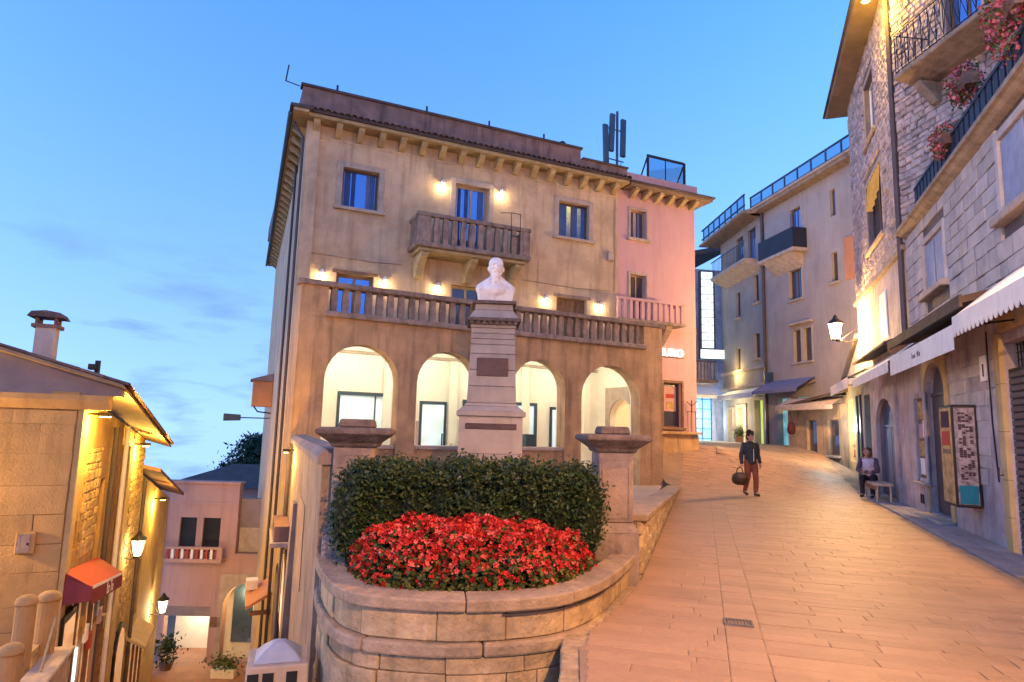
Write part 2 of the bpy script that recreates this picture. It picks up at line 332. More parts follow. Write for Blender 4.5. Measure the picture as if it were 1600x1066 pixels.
def wall(x0, x1, z0, z1, ops, y0, y1):
    """wall slab between y0 and y1 with openings (xa, xb, za, zb, rise); rise > 0 gives an arched head above zb"""
    mb = MB(); xs = {round(x0, 5), round(x1, 5)}
    for op in ops:
        xs |= {round(op[0], 5), round(op[1], 5)}
        if op[4] > 0:
            for k in range(1, 16): xs.add(round((op[0] + op[1]) / 2 - (op[1] - op[0]) / 2 * math.cos(math.pi * k / 16), 5))
    xs = sorted(x for x in xs if x0 - 1e-4 <= x <= x1 + 1e-4)
    def top(op, x):
        if op[4] <= 0: return op[3]
        u = (x - (op[0] + op[1]) / 2) / ((op[1] - op[0]) / 2); return op[3] + op[4] * math.sqrt(max(0, 1 - u * u))
    for a, b in zip(xs[:-1], xs[1:]):
        mid = (a + b) / 2; here = sorted([o for o in ops if o[0] - 1e-6 < mid < o[1] + 1e-6], key=lambda o: o[2])
        edges = [(z0, z0)]
        for o in here: edges += [(o[2], o[2]), (top(o, a), top(o, b))]
        edges.append((z1, z1))
        for i in range(0, len(edges), 2):
            (l0, r0), (l1, r1) = edges[i], edges[i + 1]
            if l1 - l0 < 1e-5 and r1 - r0 < 1e-5: continue
            mb.add([(a, y0, l0), (b, y0, r0), (b, y0, r1), (a, y0, l1), (a, y1, l0), (b, y1, r0), (b, y1, r1), (a, y1, l1)],
                   [(0, 1, 2, 3), (7, 6, 5, 4), (3, 2, 6, 7), (1, 0, 4, 5)])
        def solid(x, zz, lst): return not any(o[2] < zz < o[3] + (1e-6 if o[4] <= 0 else 0) for o in lst)
    for o in ops:
        for x in (o[0], o[1]):
            mb.add([(x, y0, o[2]), (x, y1, o[2]), (x, y1, o[3]), (x, y0, o[3])], [(0, 1, 2, 3)])
    for x in (x0, x1): mb.add([(x, y0, z0), (x, y1, z0), (x, y1, z1), (x, y0, z1)], [(0, 1, 2, 3)])
    return mb

def window(par, x0, x1, z0, z1, y, out=-1, loc=(0, 0, 0), rz=0., glass='glass', fr='frame', surround=None, sill=True, cols=2, rows=1, curtain=None, name='window', fw=.06, sw=.17):
    """part 'window' in a wall whose outer face is at y; out = -1 when the street lies at -y"""
    d = -out; mb = MB(); yf0, yf1 = sorted((y + d * .14, y + d * .20))
    mb.box(x0, x0 + fw, yf0, yf1, z0, z1).box(x1 - fw, x1, yf0, yf1, z0, z1).box(x0 + fw, x1 - fw, yf0, yf1, z0, z0 + fw).box(x0 + fw, x1 - fw, yf0, yf1, z1 - fw, z1)
    cw = (x1 - x0 - 2 * fw) / cols; ch = (z1 - z0 - 2 * fw) / rows
    for i in range(1, cols): mb.box(x0 + fw + i * cw - fw * .4, x0 + fw + i * cw + fw * .4, yf0 + .004, yf1 - .004, z0 + fw, z1 - fw)
    for j in range(1, rows): mb.box(x0 + fw, x1 - fw, yf0 + .008, yf1 - .008, z0 + fw + j * ch - fw * .3, z0 + fw + j * ch + fw * .3)
    wn = ob(name, mb, fr, par, loc, rz)
    g0, g1 = sorted((y + d * .165, y + d * .175))
    for i in range(cols):
        for j in range(rows):
            ob('pane', MB().box(x0 + fw + i * cw + .004, x0 + fw + (i + 1) * cw - .004, g0, g1, z0 + fw + j * ch + .004, z0 + fw + (j + 1) * ch - .004), glass, wn)
    if surround:
        a, b = sorted((y - d * .035, y + d * .02)); m = MB()
        m.box(x0 - sw, x0, a, b, z0 - (0 if sill else sw), z1 + sw).box(x1, x1 + sw, a, b, z0 - (0 if sill else sw), z1 + sw).box(x0, x1, a, b, z1, z1 + sw)
        ob('window_surround', m, surround, wn, bev=.012)
    if sill:
        a, b = sorted((y - d * .12, y + d * .13)); ob('sill', MB().box(x0 - sw - .05, x1 + sw + .05, a, b, z0 - .1, z0 - .003), surround or 'trim', wn, bev=.015)
    if curtain:
        c = MB(); 
        for (ca, cb) in curtain[1]:
            n = 10; a = x0 + fw + ca * (x1 - x0 - 2 * fw); b = x0 + fw + cb * (x1 - x0 - 2 * fw)
            vs = []
            for k in range(n + 1):
                xx = a + (b - a) * k / n; yy = y + d * (.15 + .012 * (k % 2)); vs += [(xx, yy, z0 + fw), (xx, yy, z1 - fw)]
            c.add(vs, [(2 * k, 2 * k + 2, 2 * k + 3, 2 * k + 1) for k in range(n)])
        ob('curtain', c, curtain[0], wn)
    return wn

_pool = {}
def piece(kind, k):                       # a few hand-cut-looking unit stones, shared by all blocks of a kind
    key = (kind, k)
    if key in _pool: return _pool[key]
    r = random.Random(hash(kind) % 1000 + k) if False else random.Random(len(kind) * 31 + k)
    j = {'slab': .012, 'block': .03, 'rubble': .11}[kind]; c = {'slab': .022, 'block': .06, 'rubble': .16}[kind]
    def jj(): return r.uniform(-j, j)
    b = [(-.5 + jj(), -.5 + jj(), -.5), (.5 + jj(), -.5 + jj(), -.5), (.5 + jj(), .5 + jj(), -.5), (-.5 + jj(), .5 + jj(), -.5)]
    sh = 1 - c * 2
    m = [(x, y, .5 - c * 2 + jj() * .5) for x, y, z in b]; t = [(x * sh, y * sh, .5 + jj() * (.6 if kind != 'slab' else .2)) for x, y, z in b]
    me = bpy.data.meshes.new(kind); me.from_pydata(b + m + t, [], [(0, 1, 5, 4), (1, 2, 6, 5), (2, 3, 7, 6), (3, 0, 4, 7), (4, 5, 9, 8), (5, 6, 10, 9), (6, 7, 11, 10), (7, 4, 8, 11), (8, 9, 10, 11)])
    me.update(); _pool[key] = me; return me
def stone(name, kind, mat, parent, c, size, basis):
    """one stone: face outward along basis[2]; size along basis axes"""
    me0 = piece(kind, rng.randrange(6)); key = (me0.name, mat)
    if key not in _pool:
        me = me0.copy(); me.materials.append(MT[mat]); _pool[key] = me
    o = bpy.data.objects.new(name, _pool[key]); COL.objects.link(o); o.parent = parent
    m = Matrix((basis[0], basis[1], basis[2])).transposed().to_4x4()
    o.matrix_local = Matrix.Translation(c) @ m @ Matrix.Diagonal((*size, 1)); return o
def stone_mb(mb, kind, c, size, basis):
    me = piece(kind, rng.randrange(6)); a, b, n = [Vector(q) for q in basis]; c = Vector(c)
    mb.add([c + a * v.co.x * size[0] + b * v.co.y * size[1] + n * v.co.z * size[2] for v in me.vertices], [tuple(p.vertices) for p in me.polygons])
def courses(x0, x1, z0, z1, h, wmin, wmax, holes=(), hj=.0, mn=.08):
    """rows of (xa, xb, za, zb) that leave the holes free"""
    out = []; z = z0
    while z < z1 - .02:
        hh = min(h * (1 + rng.uniform(-hj, hj)), z1 - z)
        if z1 - (z + hh) < h * .4: hh = z1 - z
        x = x0
        while x < x1 - .01:
            ww = rng.uniform(wmin, wmax); xe = min(x + ww, x1)
            if x1 - xe < wmin * .5: xe = x1
            segs = [(x, xe)]
            for (ha, hb, hc, hd) in holes:
                if hd > z + .01 and hc < z + hh - .01:
                    ns_ = []
                    for (a, b) in segs:
                        if hb <= a or ha >= b: ns_.append((a, b))
                        else:
                            if a < ha: ns_.append((a, ha))
                            if b > hb: ns_.append((hb, b))
                    segs = ns_
            out += [(a, b, z, z + hh) for a, b in segs if b - a > mn]
            x = xe
        z += hh
    return out
def leaves(pts, size, normal_bias=None, sj=.5, fold=.25, ratio=.55):
    """leaf-shaped folded quads at pts"""
    n = len(pts); pts = np.asarray(pts); d = nrg.normal(size=(n, 3))
    if normal_bias is not None: d = d * .6 + np.asarray(normal_bias)
    d /= np.linalg.norm(d, axis=1)[:, None]
    t = np.cross(d, nrg.normal(size=(n, 3))); t /= np.linalg.norm(t, axis=1)[:, None]; b = np.cross(d, t)
    s = size * (1 + sj * (nrg.random(n) - .5) * 2)[:, None]
    p0 = pts - t * s * .5; p2 = pts + t * s * .5; p1 = pts + b * s * ratio * .5 + d * s * fold * .3; p3 = pts - b * s * ratio * .5 + d * s * fold * .3
    v = np.stack([p0, p1, p2, p3], 1).reshape(-1, 3); f = np.arange(4 * n).reshape(n, 4)
    tri = np.concatenate([f[:, [0, 1, 2]], f[:, [0, 2, 3]]])
    me = bpy.data.meshes.new('leaves'); me.from_pydata(v.tolist(), [], tri.tolist()); me.update(); return me
def blooms(pts, size, bias):
    """five-petalled blooms, each one joined island"""
    V = []; Fc = []
    for p in pts:
        p = Vector(p); d = (Vector(bias) + Vector(nrg.normal(0, .5, 3).tolist())).normalized(); t = d.orthogonal().normalized(); b = d.cross(t); s_ = size * nrg.uniform(.6, 1.25); o = len(V); V.append(p - d * s_ * .15); a0 = nrg.uniform(0, 6.28)
        for k in range(5):
            a = a0 + k * 1.2566
            for da, rr, up in ((-.5, .75, .12), (0, 1.0, .28), (.5, .75, .12)):
                r2 = rr * nrg.uniform(.85, 1.1); V.append(p + (t * math.cos(a + da) + b * math.sin(a + da)) * s_ * .5 * r2 + d * s_ * up * nrg.uniform(.3, 1.2))
            q = o + 1 + 3 * k; Fc += [(o, q, q + 1), (o, q + 1, q + 2)]
    me = bpy.data.meshes.new('blooms'); me.from_pydata([tuple(v) for v in V], [], Fc); me.update(); return me
def text(body, size, mat, parent, loc, rot, ext=.01, name='lettering', sx=1.):
    c = bpy.data.curves.new(name, 'FONT'); c.body = body; c.size = size; c.extrude = ext; c.align_x = 'CENTER'; c.align_y = 'CENTER'; c.offset = 0
    c.materials.append(MT[mat]); tmp = bpy.data.objects.new(name, c); me = bpy.data.meshes.new_from_object(tmp); bpy.data.objects.remove(tmp); bpy.data.curves.remove(c)
    o = bpy.data.objects.new(name, me); COL.objects.link(o); o.parent = parent; o.location = loc; o.rotation_euler = rot; o.scale = (sx, 1, 1); return o
# ================================================================== SETTING
def h_road(x, y):
    t = min(1, max(0, (y - 18.5) / 5.0)); base = 1.15 * t * t * (3 - 2 * t) + max(0, y - 23.5) * .004
    k = min(1, max(0, (x - 7.5) / 4.0)); k2 = min(1, max(0, (y - 23) / 5.0))
    return base * (1 - .7 * k * (1 - k2))
def Lx(y): return .637 + .2995 * (y - 4.377)
SR, CR = math.sin(R(20.3)), math.cos(R(20.3)); RW = (7.40, 9.716)          # right-hand street front
def rw(s, out, z=0.): return (RW[0] + SR * s - CR * out, RW[1] + CR * s + SR * out, z)

# road bed
mb = MB(); rows = [-10, -4, 0, 3, 4.0, 4.5, 5, 5.6, 6.2, 6.9, 7.3] + [8 + i for i in range(11)] + [18.5 + .5 * i for i in range(14)] + [26, 28, 31, 35, 40, 46]
vs = []; NX = 14
for y in rows:
    if y < 3.9: x0 = -1.6
    elif y < 7.3: x0 = float(np.interp(y, [4.0, 5.0, 5.3, 5.62, 6.19, 6.92, 7.3], [.46, .56, .60, .80, 1.06, 1.33, 1.46]))
    elif y < 19.2: x0 = Lx(y) - .03
    else: x0 = 4.72 if y < 24 else 4.72 - (y - 24) * .1
    x1 = RW[0] + (y - RW[1]) * SR / CR + .3 if y < 22 else 12.3 + (y - 22) * .1
    for k in range(NX + 1):
        x = x0 + (x1 - x0) * k / NX; vs.append((x, y, h_road(x, y) - .003))
n = NX + 1
mb.add(vs, [(i * n + k, i * n + k + 1, (i + 1) * n + k + 1, (i + 1) * n + k) for i in range(len(rows) - 1) for k in range(NX)])
road = tag(ob('road', mb, 'road', smooth=True), 'warm stone-paved street climbing between the houses', 'street', kind='structure')
# paving slabs, the nearest ones one by one
RA_ = math.atan(.2995); e1 = Vector((math.cos(RA_), -math.sin(RA_), 0)); e2 = Vector((math.sin(RA_), math.cos(RA_), 0)); O0 = Vector((.637, 4.377, 0))
cand = []; b = -3.5
while b < 27:
    dp = rng.uniform(.125, .19); a = -.02 if b > -.4 else (-.15 if b > -1.6 else -2.0)
    yr = 4.377 + b * .961
    if -.4 < b < 3.1: a = min(-.02, (float(np.interp(yr, [4.0, 5.0, 5.3, 5.62, 6.19, 6.92, 7.4], [.48, .60, .66, .82, 1.07, 1.36, 1.52])) - Lx(yr)) * 1.0)
    stops = []
    while a < 9:
        wv = rng.uniform(.30, .85); na = a + wv
        if a < .78 < na: na = .80
        elif .79 < a < .81: na = 1.08
        stops.append((a, min(na, 9))); a = na
    for (a0, a1) in stops:
        c = O0 + e1 * (a0 + a1) / 2 + e2 * (b + dp / 2)
        y = c.y; s_ = (c.x - RW[0]) * SR + (c.y - RW[1]) * CR; outd = -(c.x - RW[0]) * CR + (c.y - RW[1]) * SR
        if outd - (a1 - a0) / 2 * .93 < .60:
            lim = outd - .62
            if lim < -(a1 - a0) / 2 + .12: continue
            a1 = (a0 + a1) / 2 + max(.06, lim) * 1.0; c = O0 + e1 * (a0 + a1) / 2 + e2 * (b + dp / 2)
        if y > 7.4 and c.x - (a1 - a0) / 2 < Lx(y) - .12: continue
        if y > 26.5 or (y > 19.3 and (c.x < 4.9 or (c.x < 6.75 and (c.x - 3.815) * -.4067 + (c.y - 21.32) * .9135 > -.12))): continue
        cand.append((c, a1 - a0 - .004, dp - .003))
    b += dp
vis = [q for q in cand if q[0].y > 4.2 and q[0].x / q[0].y < .84]; vis.sort(key=lambda q: q[0].y)
near, far = vis[:300], vis[300:] + [q for q in cand if not (q[0].y > 4.2 and q[0].x / q[0].y < .84)]
def slab_basis(c):
    zz = h_road(c.x, c.y); nx = -(h_road(c.x + .1, c.y) - zz) / .1; ny = -(h_road(c.x, c.y + .1) - zz) / .1
    nrm = Vector((nx, ny, 1)).normalized(); a = (e1 - nrm * e1.dot(nrm)).normalized(); a = (a + Vector((0, 0, rng.uniform(-.004, .004)))).normalized(); return (a, nrm.cross(a), nrm), zz
for c, wd, dp in near:
    bs, zz = slab_basis(c); stone('paving_slab', 'slab', 'slab', road, (c.x, c.y, zz - .018 + rng.uniform(-.002, .002)), (wd, dp, .045), bs)
mb = MB()
for c, wd, dp in far:
    bs, zz = slab_basis(c); stone_mb(mb, 'slab', (c.x, c.y, zz - .018 + rng.uniform(-.002, .002)), (wd, dp, .045), bs)
tag(ob('paving_slabs', mb, 'slab', road), kind='stuff')
# drain grate
g = thing('drain_grate', 'small dark iron drain grate set in the paving', 'grate', (2.0, 5.74, .0), R(-16))
m = MB(); m.box(-.1, .1, -.075, .075, -.01, .004); ob('pit', m, 'roofdark', g)
m = MB(); m.box(-.12, .12, -.095, -.075, -.01, .018).box(-.12, .12, .075, .095, -.01, .018).box(-.12, -.1, -.075, .075, -.01, .018).box(.1, .12, -.075, .075, -.01, .018); ob('grate_frame', m, 'cast', g)
for k in range(7): ob('bar', MB().box(-.09 + k * .028, -.078 + k * .028, -.075, .075, -.005, .016), 'cast', g)
# pavement along the right-hand houses
walk = tag(ob('pavement', MB().add([rw(-9, .62, .02), rw(-9, -.1, .02), rw(13, -.1, .03), rw(13, .62, .03), rw(-9, .62, -.05), rw(13, .62, -.05)], [(0, 1, 2, 3), (4, 0, 3, 5)]), 'road'), 'narrow stone pavement along the right-hand houses, shade coloured into its grey', 'pavement', kind='structure')
wa = Vector((SR, CR, 0)); wo = Vector((-CR, SR, 0))
for (sa, sb, oa, ob_) in [(s0, s1, o0, o1) for (s0, s1, o0, o1) in courses(-2.2, 12.2, 0, .62, .31, .35, .75)]:
    c = Vector(rw((sa + sb) / 2, .01 + (oa + ob_) / 2, .022 + rng.uniform(-.003, .003)))
    stone('pavement_slab', 'slab', 'walk', walk, c, (sb - sa - .012, ob_ - oa - .012, .05), (wa, wo, wa.cross(wo)))

# upper terrace in front of the arcade
mb = MB(); q = [Vector((-1.75, 6.75, .5)), Vector((1.42, 7.3, .55)), Vector((4.66, 19.73, .03)), Vector((-4.70, 14.76, .08))]; vs = []
for i in range(9):
    for j in range(9):
        u_, v_ = j / 8, i / 8; vs.append(q[0] * (1 - u_) * (1 - v_) + q[1] * u_ * (1 - v_) + q[2] * u_ * v_ + q[3] * (1 - u_) * v_)
mb.add(vs, [(i * 9 + j, i * 9 + j + 1, (i + 1) * 9 + j + 1, (i + 1) * 9 + j) for i in range(8) for j in range(8)])
tag(ob('terrace_paving', mb, 'terr'), 'paved terrace between flower bed and arcade', 'terrace', kind='structure')

# alley dropping away on the left, land and far hills
mb = MB(); vs = []
al = [(4.2, -.8), (6, -2.4), (9, -3.4), (13, -4.7), (18, -6.3), (22, -7.6), (25, -8.3), (40, -8.4)]
for y, z in al:
    xl = -6.0 - .41 * (y - 6) - 1.6; xr = -1.7 - .38 * (y - 6.55) if y > 6.5 else .9
    for k in range(5): vs.append((xl + (xr - xl) * k / 4, y, z))
mb.add(vs, [(i * 5 + k, i * 5 + k + 1, (i + 1) * 5 + k + 1, (i + 1) * 5 + k) for i in range(len(al) - 1) for k in range(4)])
tag(ob('alley_ground', mb, 'alley', smooth=True), 'paved alley dropping to an arched passage', 'alley', kind='structure')
mb = MB(); vs = []; NR = 48
rings = [(60, -14), (200, -60), (700, -200), (2000, -420), (6000, -780), (12000, -1500)]
for r_, z in rings:
    for k in range(NR): a = 2 * math.pi * k / NR; vs.append((r_ * math.cos(a), r_ * math.sin(a) + 10, z))
fs = [(i * NR + k, i * NR + (k + 1) % NR, (i + 1) * NR + (k + 1) % NR, (i + 1) * NR + k) for i in range(len(rings) - 1) for k in range(NR)] + [tuple(range(NR))]
mb.add(vs, fs); tag(ob('land', mb, 'land', smooth=True), 'dark wooded land far below the town', 'land', kind='structure')
mb = MB(); vs = []; HN = 40
for k in range(HN + 1):
    a = R(-60 + 50 * k / HN); hz = -118 + 46 * math.exp(-((k / HN - .66) / .09) ** 2) + 5 * math.sin(k * .9)
    vs += [(900 * math.sin(a), 900 * math.cos(a), -140), (960 * math.sin(a), 960 * math.cos(a), hz), (1300 * math.sin(a), 1300 * math.cos(a), -140)]
mb.add(vs, [(3 * k, 3 * k + 3, 3 * k + 4, 3 * k + 1) for k in range(HN)] + [(3 * k + 1, 3 * k + 4, 3 * k + 5, 3 * k + 2) for k in range(HN)])
tag(ob('hill', mb, 'hill', smooth=True), 'low dark hill on the skyline behind the alley', 'hill', kind='structure')

# ================================================================== PLANTER
P = [(-1.93, 6.9), (-1.87, 6.55), (-1.66, 5.98), (-1.42, 5.48), (-1.20, 5.24), (-.93, 5.13), (-.34, 5.08), (.31, 5.26), (.70, 5.62), (1.02, 6.19), (1.32, 6.92), (1.50, 7.4), (1.62, 7.75)]
def smooth_curve(P, n=8):
    out = []
    for i in range(len(P) - 1):
        p0, p1, p2, p3 = [Vector(P[max(0, min(len(P) - 1, j))]) for j in (i - 1, i, i + 1, i + 2)]
        for k in range(n):
            t = k / n; out.append(.5 * ((2 * p1) + (p2 - p0) * t + (2 * p0 - 5 * p1 + 4 * p2 - p3) * t * t + (3 * p1 - p0 - 3 * p2 + p3) * t ** 3))
    out.append(Vector(P[-1])); return out
CV = smooth_curve(P)
cum = [0.]
for a, b in zip(CV[:-1], CV[1:]): cum.append(cum[-1] + (b - a).length)
CL = cum[-1]
def cv(t, inset=0.):
    t = min(max(t, 0), CL - 1e-6); i = max(0, np.searchsorted(cum, t, 'right') - 1); i = min(i, len(CV) - 2)
    f_ = (t - cum[i]) / (cum[i + 1] - cum[i]); p = CV[i].lerp(CV[i + 1], f_); d = (CV[min(i + 2, len(CV) - 1)] - CV[max(i - 1, 0)]).normalized()
    nrm = Vector((-d.y, d.x)); return p + nrm * inset
def ring(t0, t1, i0, i1, z0, z1, n=6, drop=0.):
    mb = MB(); vs = []
    for k in range(n + 1):
        t = t0 + (t1 - t0) * k / n; a = cv(t, i0); c = cv(t, i1); vs += [(a.x, a.y, z0), (c.x, c.y, z0), (c.x, c.y, z1), (a.x, a.y, z1 - drop)]
    fs = [(3, 2, 1, 0), (4 * n, 4 * n + 1, 4 * n + 2, 4 * n + 3)]
    for k in range(n):
        for j in range(4): fs.append((4 * k + j, 4 * k + (j + 1) % 4, 4 * k + 4 + (j + 1) % 4, 4 * k + 4 + j))
    return mb.add(vs, fs)
pl = thing('planter', 'rounded stone planter wall holding the flower bed between two streets', 'planter', (0, 0, 0))
ob('core', ring(0, CL, .11, .22, -3.0, .19, 80), 'mortar', pl)
t = 0
while t < CL - .05:                                                   # coping stones
    t2 = min(CL, t + rng.uniform(.75, 1.05)); t2 = CL if CL - t2 < .4 else t2
    ob('coping_stone', ring(t + .003, t2 - .003, rng.uniform(-.004, .004), .25, .205 + rng.uniform(-.003, .003), .31, 10, .012), 'coping', pl, bev=.014, seg=2); t = t2
def band(z0, z1, h, wmin, wmax, ins, mat, name, rough=.012):
    for (a, b, za, zb) in courses(0, CL, z0, z1, h, wmin, wmax, hj=.15):
        i_ = ins + rng.uniform(-rough, rough)
        ob(name, ring(a + .003, b - .003, i_, .16, za + .003, zb - .003, max(3, int((b - a) / .09))), mat, pl, bev=.008)
band(-.02, .203, .22, .35, .75, .06, 'planter', 'stone_block')
t = 0
while t < CL - .05:
    t2 = min(CL, t + rng.uniform(.7, 1.2)); t2 = CL if CL - t2 < .4 else t2
    ob('string_course', ring(t + .003, t2 - .003, rng.uniform(-.004, .006), .15, -.125, -.022, 12), 'coping', pl, bev=.022, seg=2); t = t2
band(-1.25, -.127, .24, .24, .66, .045, 'planter', 'stone_block', .016)
ob('metal_strip', ring(CL * .49, CL * .70, .035, .07, .165, .178, 14), 'pipe', pl)
rows_ = [3.6, 4.0, 4.5, 5.0, 5.3, 5.62, 6.0]; xr_ = [float(np.interp(y, [4.0, 5.0, 5.3, 5.62, 6.19], [.46, .56, .60, .80, 1.06])) for y in rows_]
for i in range(len(rows_) - 1):                                       # masonry edge that carries the street beside the planter
    for j in range(5):
        y0_, y1_ = rows_[i], rows_[i + 1]; z0_, z1_ = -.013 - .22 * (j + 1), -.013 - .22 * j; off = rng.uniform(-.012, .012)
        ob('edge_stone', MB().hexa([(xr_[i] - .14 + off, y0_ + .004, z0_ + .004), (xr_[i] + .2, y0_ + .004, z0_ + .004), (xr_[i + 1] + .2, y1_ - .004, z0_ + .004), (xr_[i + 1] - .14 + off, y1_ - .004, z0_ + .004)], [(xr_[i] - .14 + off, y0_ + .004, z1_ - .004), (xr_[i] + .2, y0_ + .004, z1_ - .004), (xr_[i + 1] + .2, y1_ - .004, z1_ - .004), (xr_[i + 1] - .14 + off, y1_ - .004, z1_ - .004)]), 'planter', pl, bev=.012)
inner = [cv(CL * k / 40, .22) for k in range(41)]
mb = MB().add([(p.x, p.y, .23) for p in inner] + [(-.2, 6.0, .30)], [(k, k + 1, 41) for k in range(40)] + [(40, 0, 41)]); ob('soil', mb, 'soil', pl)

# ------------------------------------------------------------------ hedge
hg = thing('hedge', 'clipped dark green hedge behind the red flowers', 'hedge', (-.345, 6.47, .3))
ax = Vector((2.54, .42, 0)); axl = ax.length; ax.normalize(); nx_ = Vector((-ax.y, ax.x, 0))
def hedge_pts(n, shell):
    u_ = nrg.random(n) * 2 - 1; v_ = nrg.random(n) * 2 - 1; w_ = nrg.random(n) * 2 - 1
    face = nrg.integers(0, 10, n)
    if shell:
        v_ = np.where(face < 5, -1 + .12 * nrg.random(n), v_); w_ = np.where((face >= 5) & (face < 8), 1 - .12 * nrg.random(n), w_); u_ = np.where(face == 8, -1, np.where(face == 9, 1, u_))
    # superellipsoid rounding
    k = (np.abs(u_) ** 5 + np.abs(v_) ** 3.0 + np.abs(w_) ** 3.6); s_ = np.where(k > 1, k ** (-1 / 4.5), 1)
    u_, v_, w_ = u_ * s_, v_ * s_, w_ * s_
    x = u_ * axl / 2; wob = .045 * np.sin(x * 4.3 + 1) + .035 * np.sin(x * 10.3 + w_ * 3) + .02 * np.sin(x * 23 + v_ * 4)
    y = v_ * (.27 + wob); z = .49 + w_ * (.44 + .6 * wob) + nrg.normal(0, .014, n)
    p = np.stack([ax.x * x + nx_.x * y, ax.y * x + nx_.y * y, z], 1) + nrg.normal(0, .014, (n, 3)); return p
cl_ = hedge_pts(1500, True); cl_ += nrg.normal(0, .02, cl_.shape); rad = nrg.uniform(.022, .055, 1500)
hp = np.repeat(cl_, 13, 0) + nrg.normal(0, 1, (19500, 3)) * np.repeat(rad, 13)[:, None]
ob('foliage', leaves(np.concatenate([hp, hedge_pts(4500, False)]), .040, (0, -.35, .35), sj=.6), 'hedge', hg)
tw = MB()                                                            # loose shoots along the top
for k in range(70):
    x = nrg.uniform(-1, 1) * axl * .48; y = nrg.uniform(-.2, .2); tw.tube([ax * x + nx_ * y + Vector((0, 0, .84)), ax * (x + nrg.uniform(-.03, .03)) + nx_ * y + Vector((0, 0, nrg.uniform(.93, 1.0)))], .003, 3)
tag(ob('shoots', tw, 'bark', hg), kind='stuff')
ob('shoot_leaves', leaves(np.array([tuple(ax * x + nx_ * y + Vector((0, 0, z))) for x, y, z in zip(nrg.uniform(-1.22, 1.22, 650), nrg.uniform(-.22, .22, 650), nrg.uniform(.88, .99, 650))]), .034, (0, -.2, .5)), 'hedge', hg)
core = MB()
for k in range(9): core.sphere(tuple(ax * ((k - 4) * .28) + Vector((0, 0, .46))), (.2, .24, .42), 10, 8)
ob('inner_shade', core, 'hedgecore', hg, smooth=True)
for k in range(5): ob('stem', MB().tube([tuple(ax * ((k - 2) * .5) + Vector((0, 0, -.08))), tuple(ax * ((k - 2) * .5 + .03) + Vector((0, 0, .3)))], .02, 6), 'bark', hg)

# ------------------------------------------------------------------ red flowers
fb = thing('flower_bed', 'mound of bright red bedding flowers spilling toward the planter rim', 'flowers', (-.30, 5.75, .25))
poly_in = [(p.x, p.y) for p in inner]
def in_poly(x, y):
    c_ = False; n_ = len(poly_in)
    for a in range(n_):
        x1, y1 = poly_in[a]; x2, y2 = poly_in[(a + 1) % n_]
        if (y1 > y) != (y2 > y) and x < (x2 - x1) * (y - y1) / (y2 - y1) + x1: c_ = not c_
    return c_
arr_in = np.array(poly_in)
def mound(n, lift):
    out = []
    while len(out) < n:
        X = nrg.uniform(-1.75, 1.2); Y = nrg.uniform(5.2, 6.6)
        if not in_poly(X, Y) or Y > 6.24 + .17 * (X + .3): continue
        d = float(np.sqrt(((arr_in - (X, Y)) ** 2).sum(1)).min())
        top = .47 - .12 * max(0, X + .1) - .10 * max(0, -1.0 - X)
        hh = top * (1 - math.exp(-d / .11)) + .03 * math.sin(X * 11 + Y * 9) + .025 * math.sin(X * 23 - Y * 17)
        out.append((X + .30, Y - 5.75, max(.03, hh) + lift * nrg.random()))
    return np.array(out)
pts = mound(2600, .04)
ob('blossoms', blooms(pts, .050, (0, -.55, .75)), 'petal', fb)
bud = mound(900, .05); ob('buds', leaves(bud, .024, (0, -.5, .6), ratio=.9), 'petal', fb)
lp = mound(3000, .01); lp[:, 2] -= .01; lp2 = np.concatenate([lp, lp * np.array([1, 1, .6]), lp * np.array([1.01, 1.02, .35])])
ob('foliage', leaves(lp2, .05, (0, -.3, .6), ratio=.75), 'fleaf', fb)

# ------------------------------------------------------------------ gate pillars
def pillar(x, y, z0, label, sw, rz):
    t = thing('stone_pillar', label, 'pillar', (x, y, z0), rz, 'pillars flanking the hedge'); hw = sw / 2; H = 1.47 - z0
    ob('plinth', MB().box(-hw - .05, hw + .05, -hw - .05, hw + .05, -.1, .50), 'pillar', t, bev=.01)
    m = MB(); 
    for r0, r1, za, zb in ((hw + .05, hw + .035, .502, .545), (hw + .035, hw, .545, .60)):
        m.hexa([(-r0, -r0, za), (r0, -r0, za), (r0, r0, za), (-r0, r0, za)], [(-r1, -r1, zb), (r1, -r1, zb), (r1, r1, zb), (-r1, r1, zb)])
    ob('base_moulding', m, 'pillar', t)
    ob('shaft', MB().box(-hw, hw, -hw, hw, .601, H - .1), 'pillar', t, bev=.012)
    m = MB(); e = .055
    for sx in (-1, 1): m.box(min(sx * (hw - e), sx * (hw - e + .018)), max(sx * (hw - e), sx * (hw - e + .018)), -hw - .008, -hw + .01, .66, H - .17)
    m.box(-hw + e, hw - e, -hw - .0085, -hw + .01, .65, .668).box(-hw + e, hw - e, -hw - .0085, -hw + .01, H - .18, H - .162); ob('panel_moulding', m, 'pillar', t)
    prof = [(hw + .01, H - .10), (hw + .03, H - .085), (hw + .035, H - .06), (hw + .075, H - .03), (hw + .14, H + .02), (hw + .165, H + .035), (hw + .165, H + .075), (hw + .12, H + .098)]
    m = MB(); q2 = math.sqrt(2); m.lathe([(r * q2, z) for r, z in prof], 4, rot=math.pi / 4); ob('cap', m, 'capstone', t, bev=.008)
    a = hw - .02; ob('cap_block', MB().hexa([(-a, -a, H + .099), (a, -a, H + .099), (a, a, H + .099), (-a, a, H + .099)], [(-a + .02, -a + .02, H + .185), (a - .02, -a + .02, H + .185), (a - .02, a - .02, H + .185), (-a + .02, a - .02, H + .185)]), 'capstone', t, bev=.015)
    return t
pillar(1.16, 7.3, .02, 'stone pillar with moulded cap at right end of hedge by the street', .385, R(5))
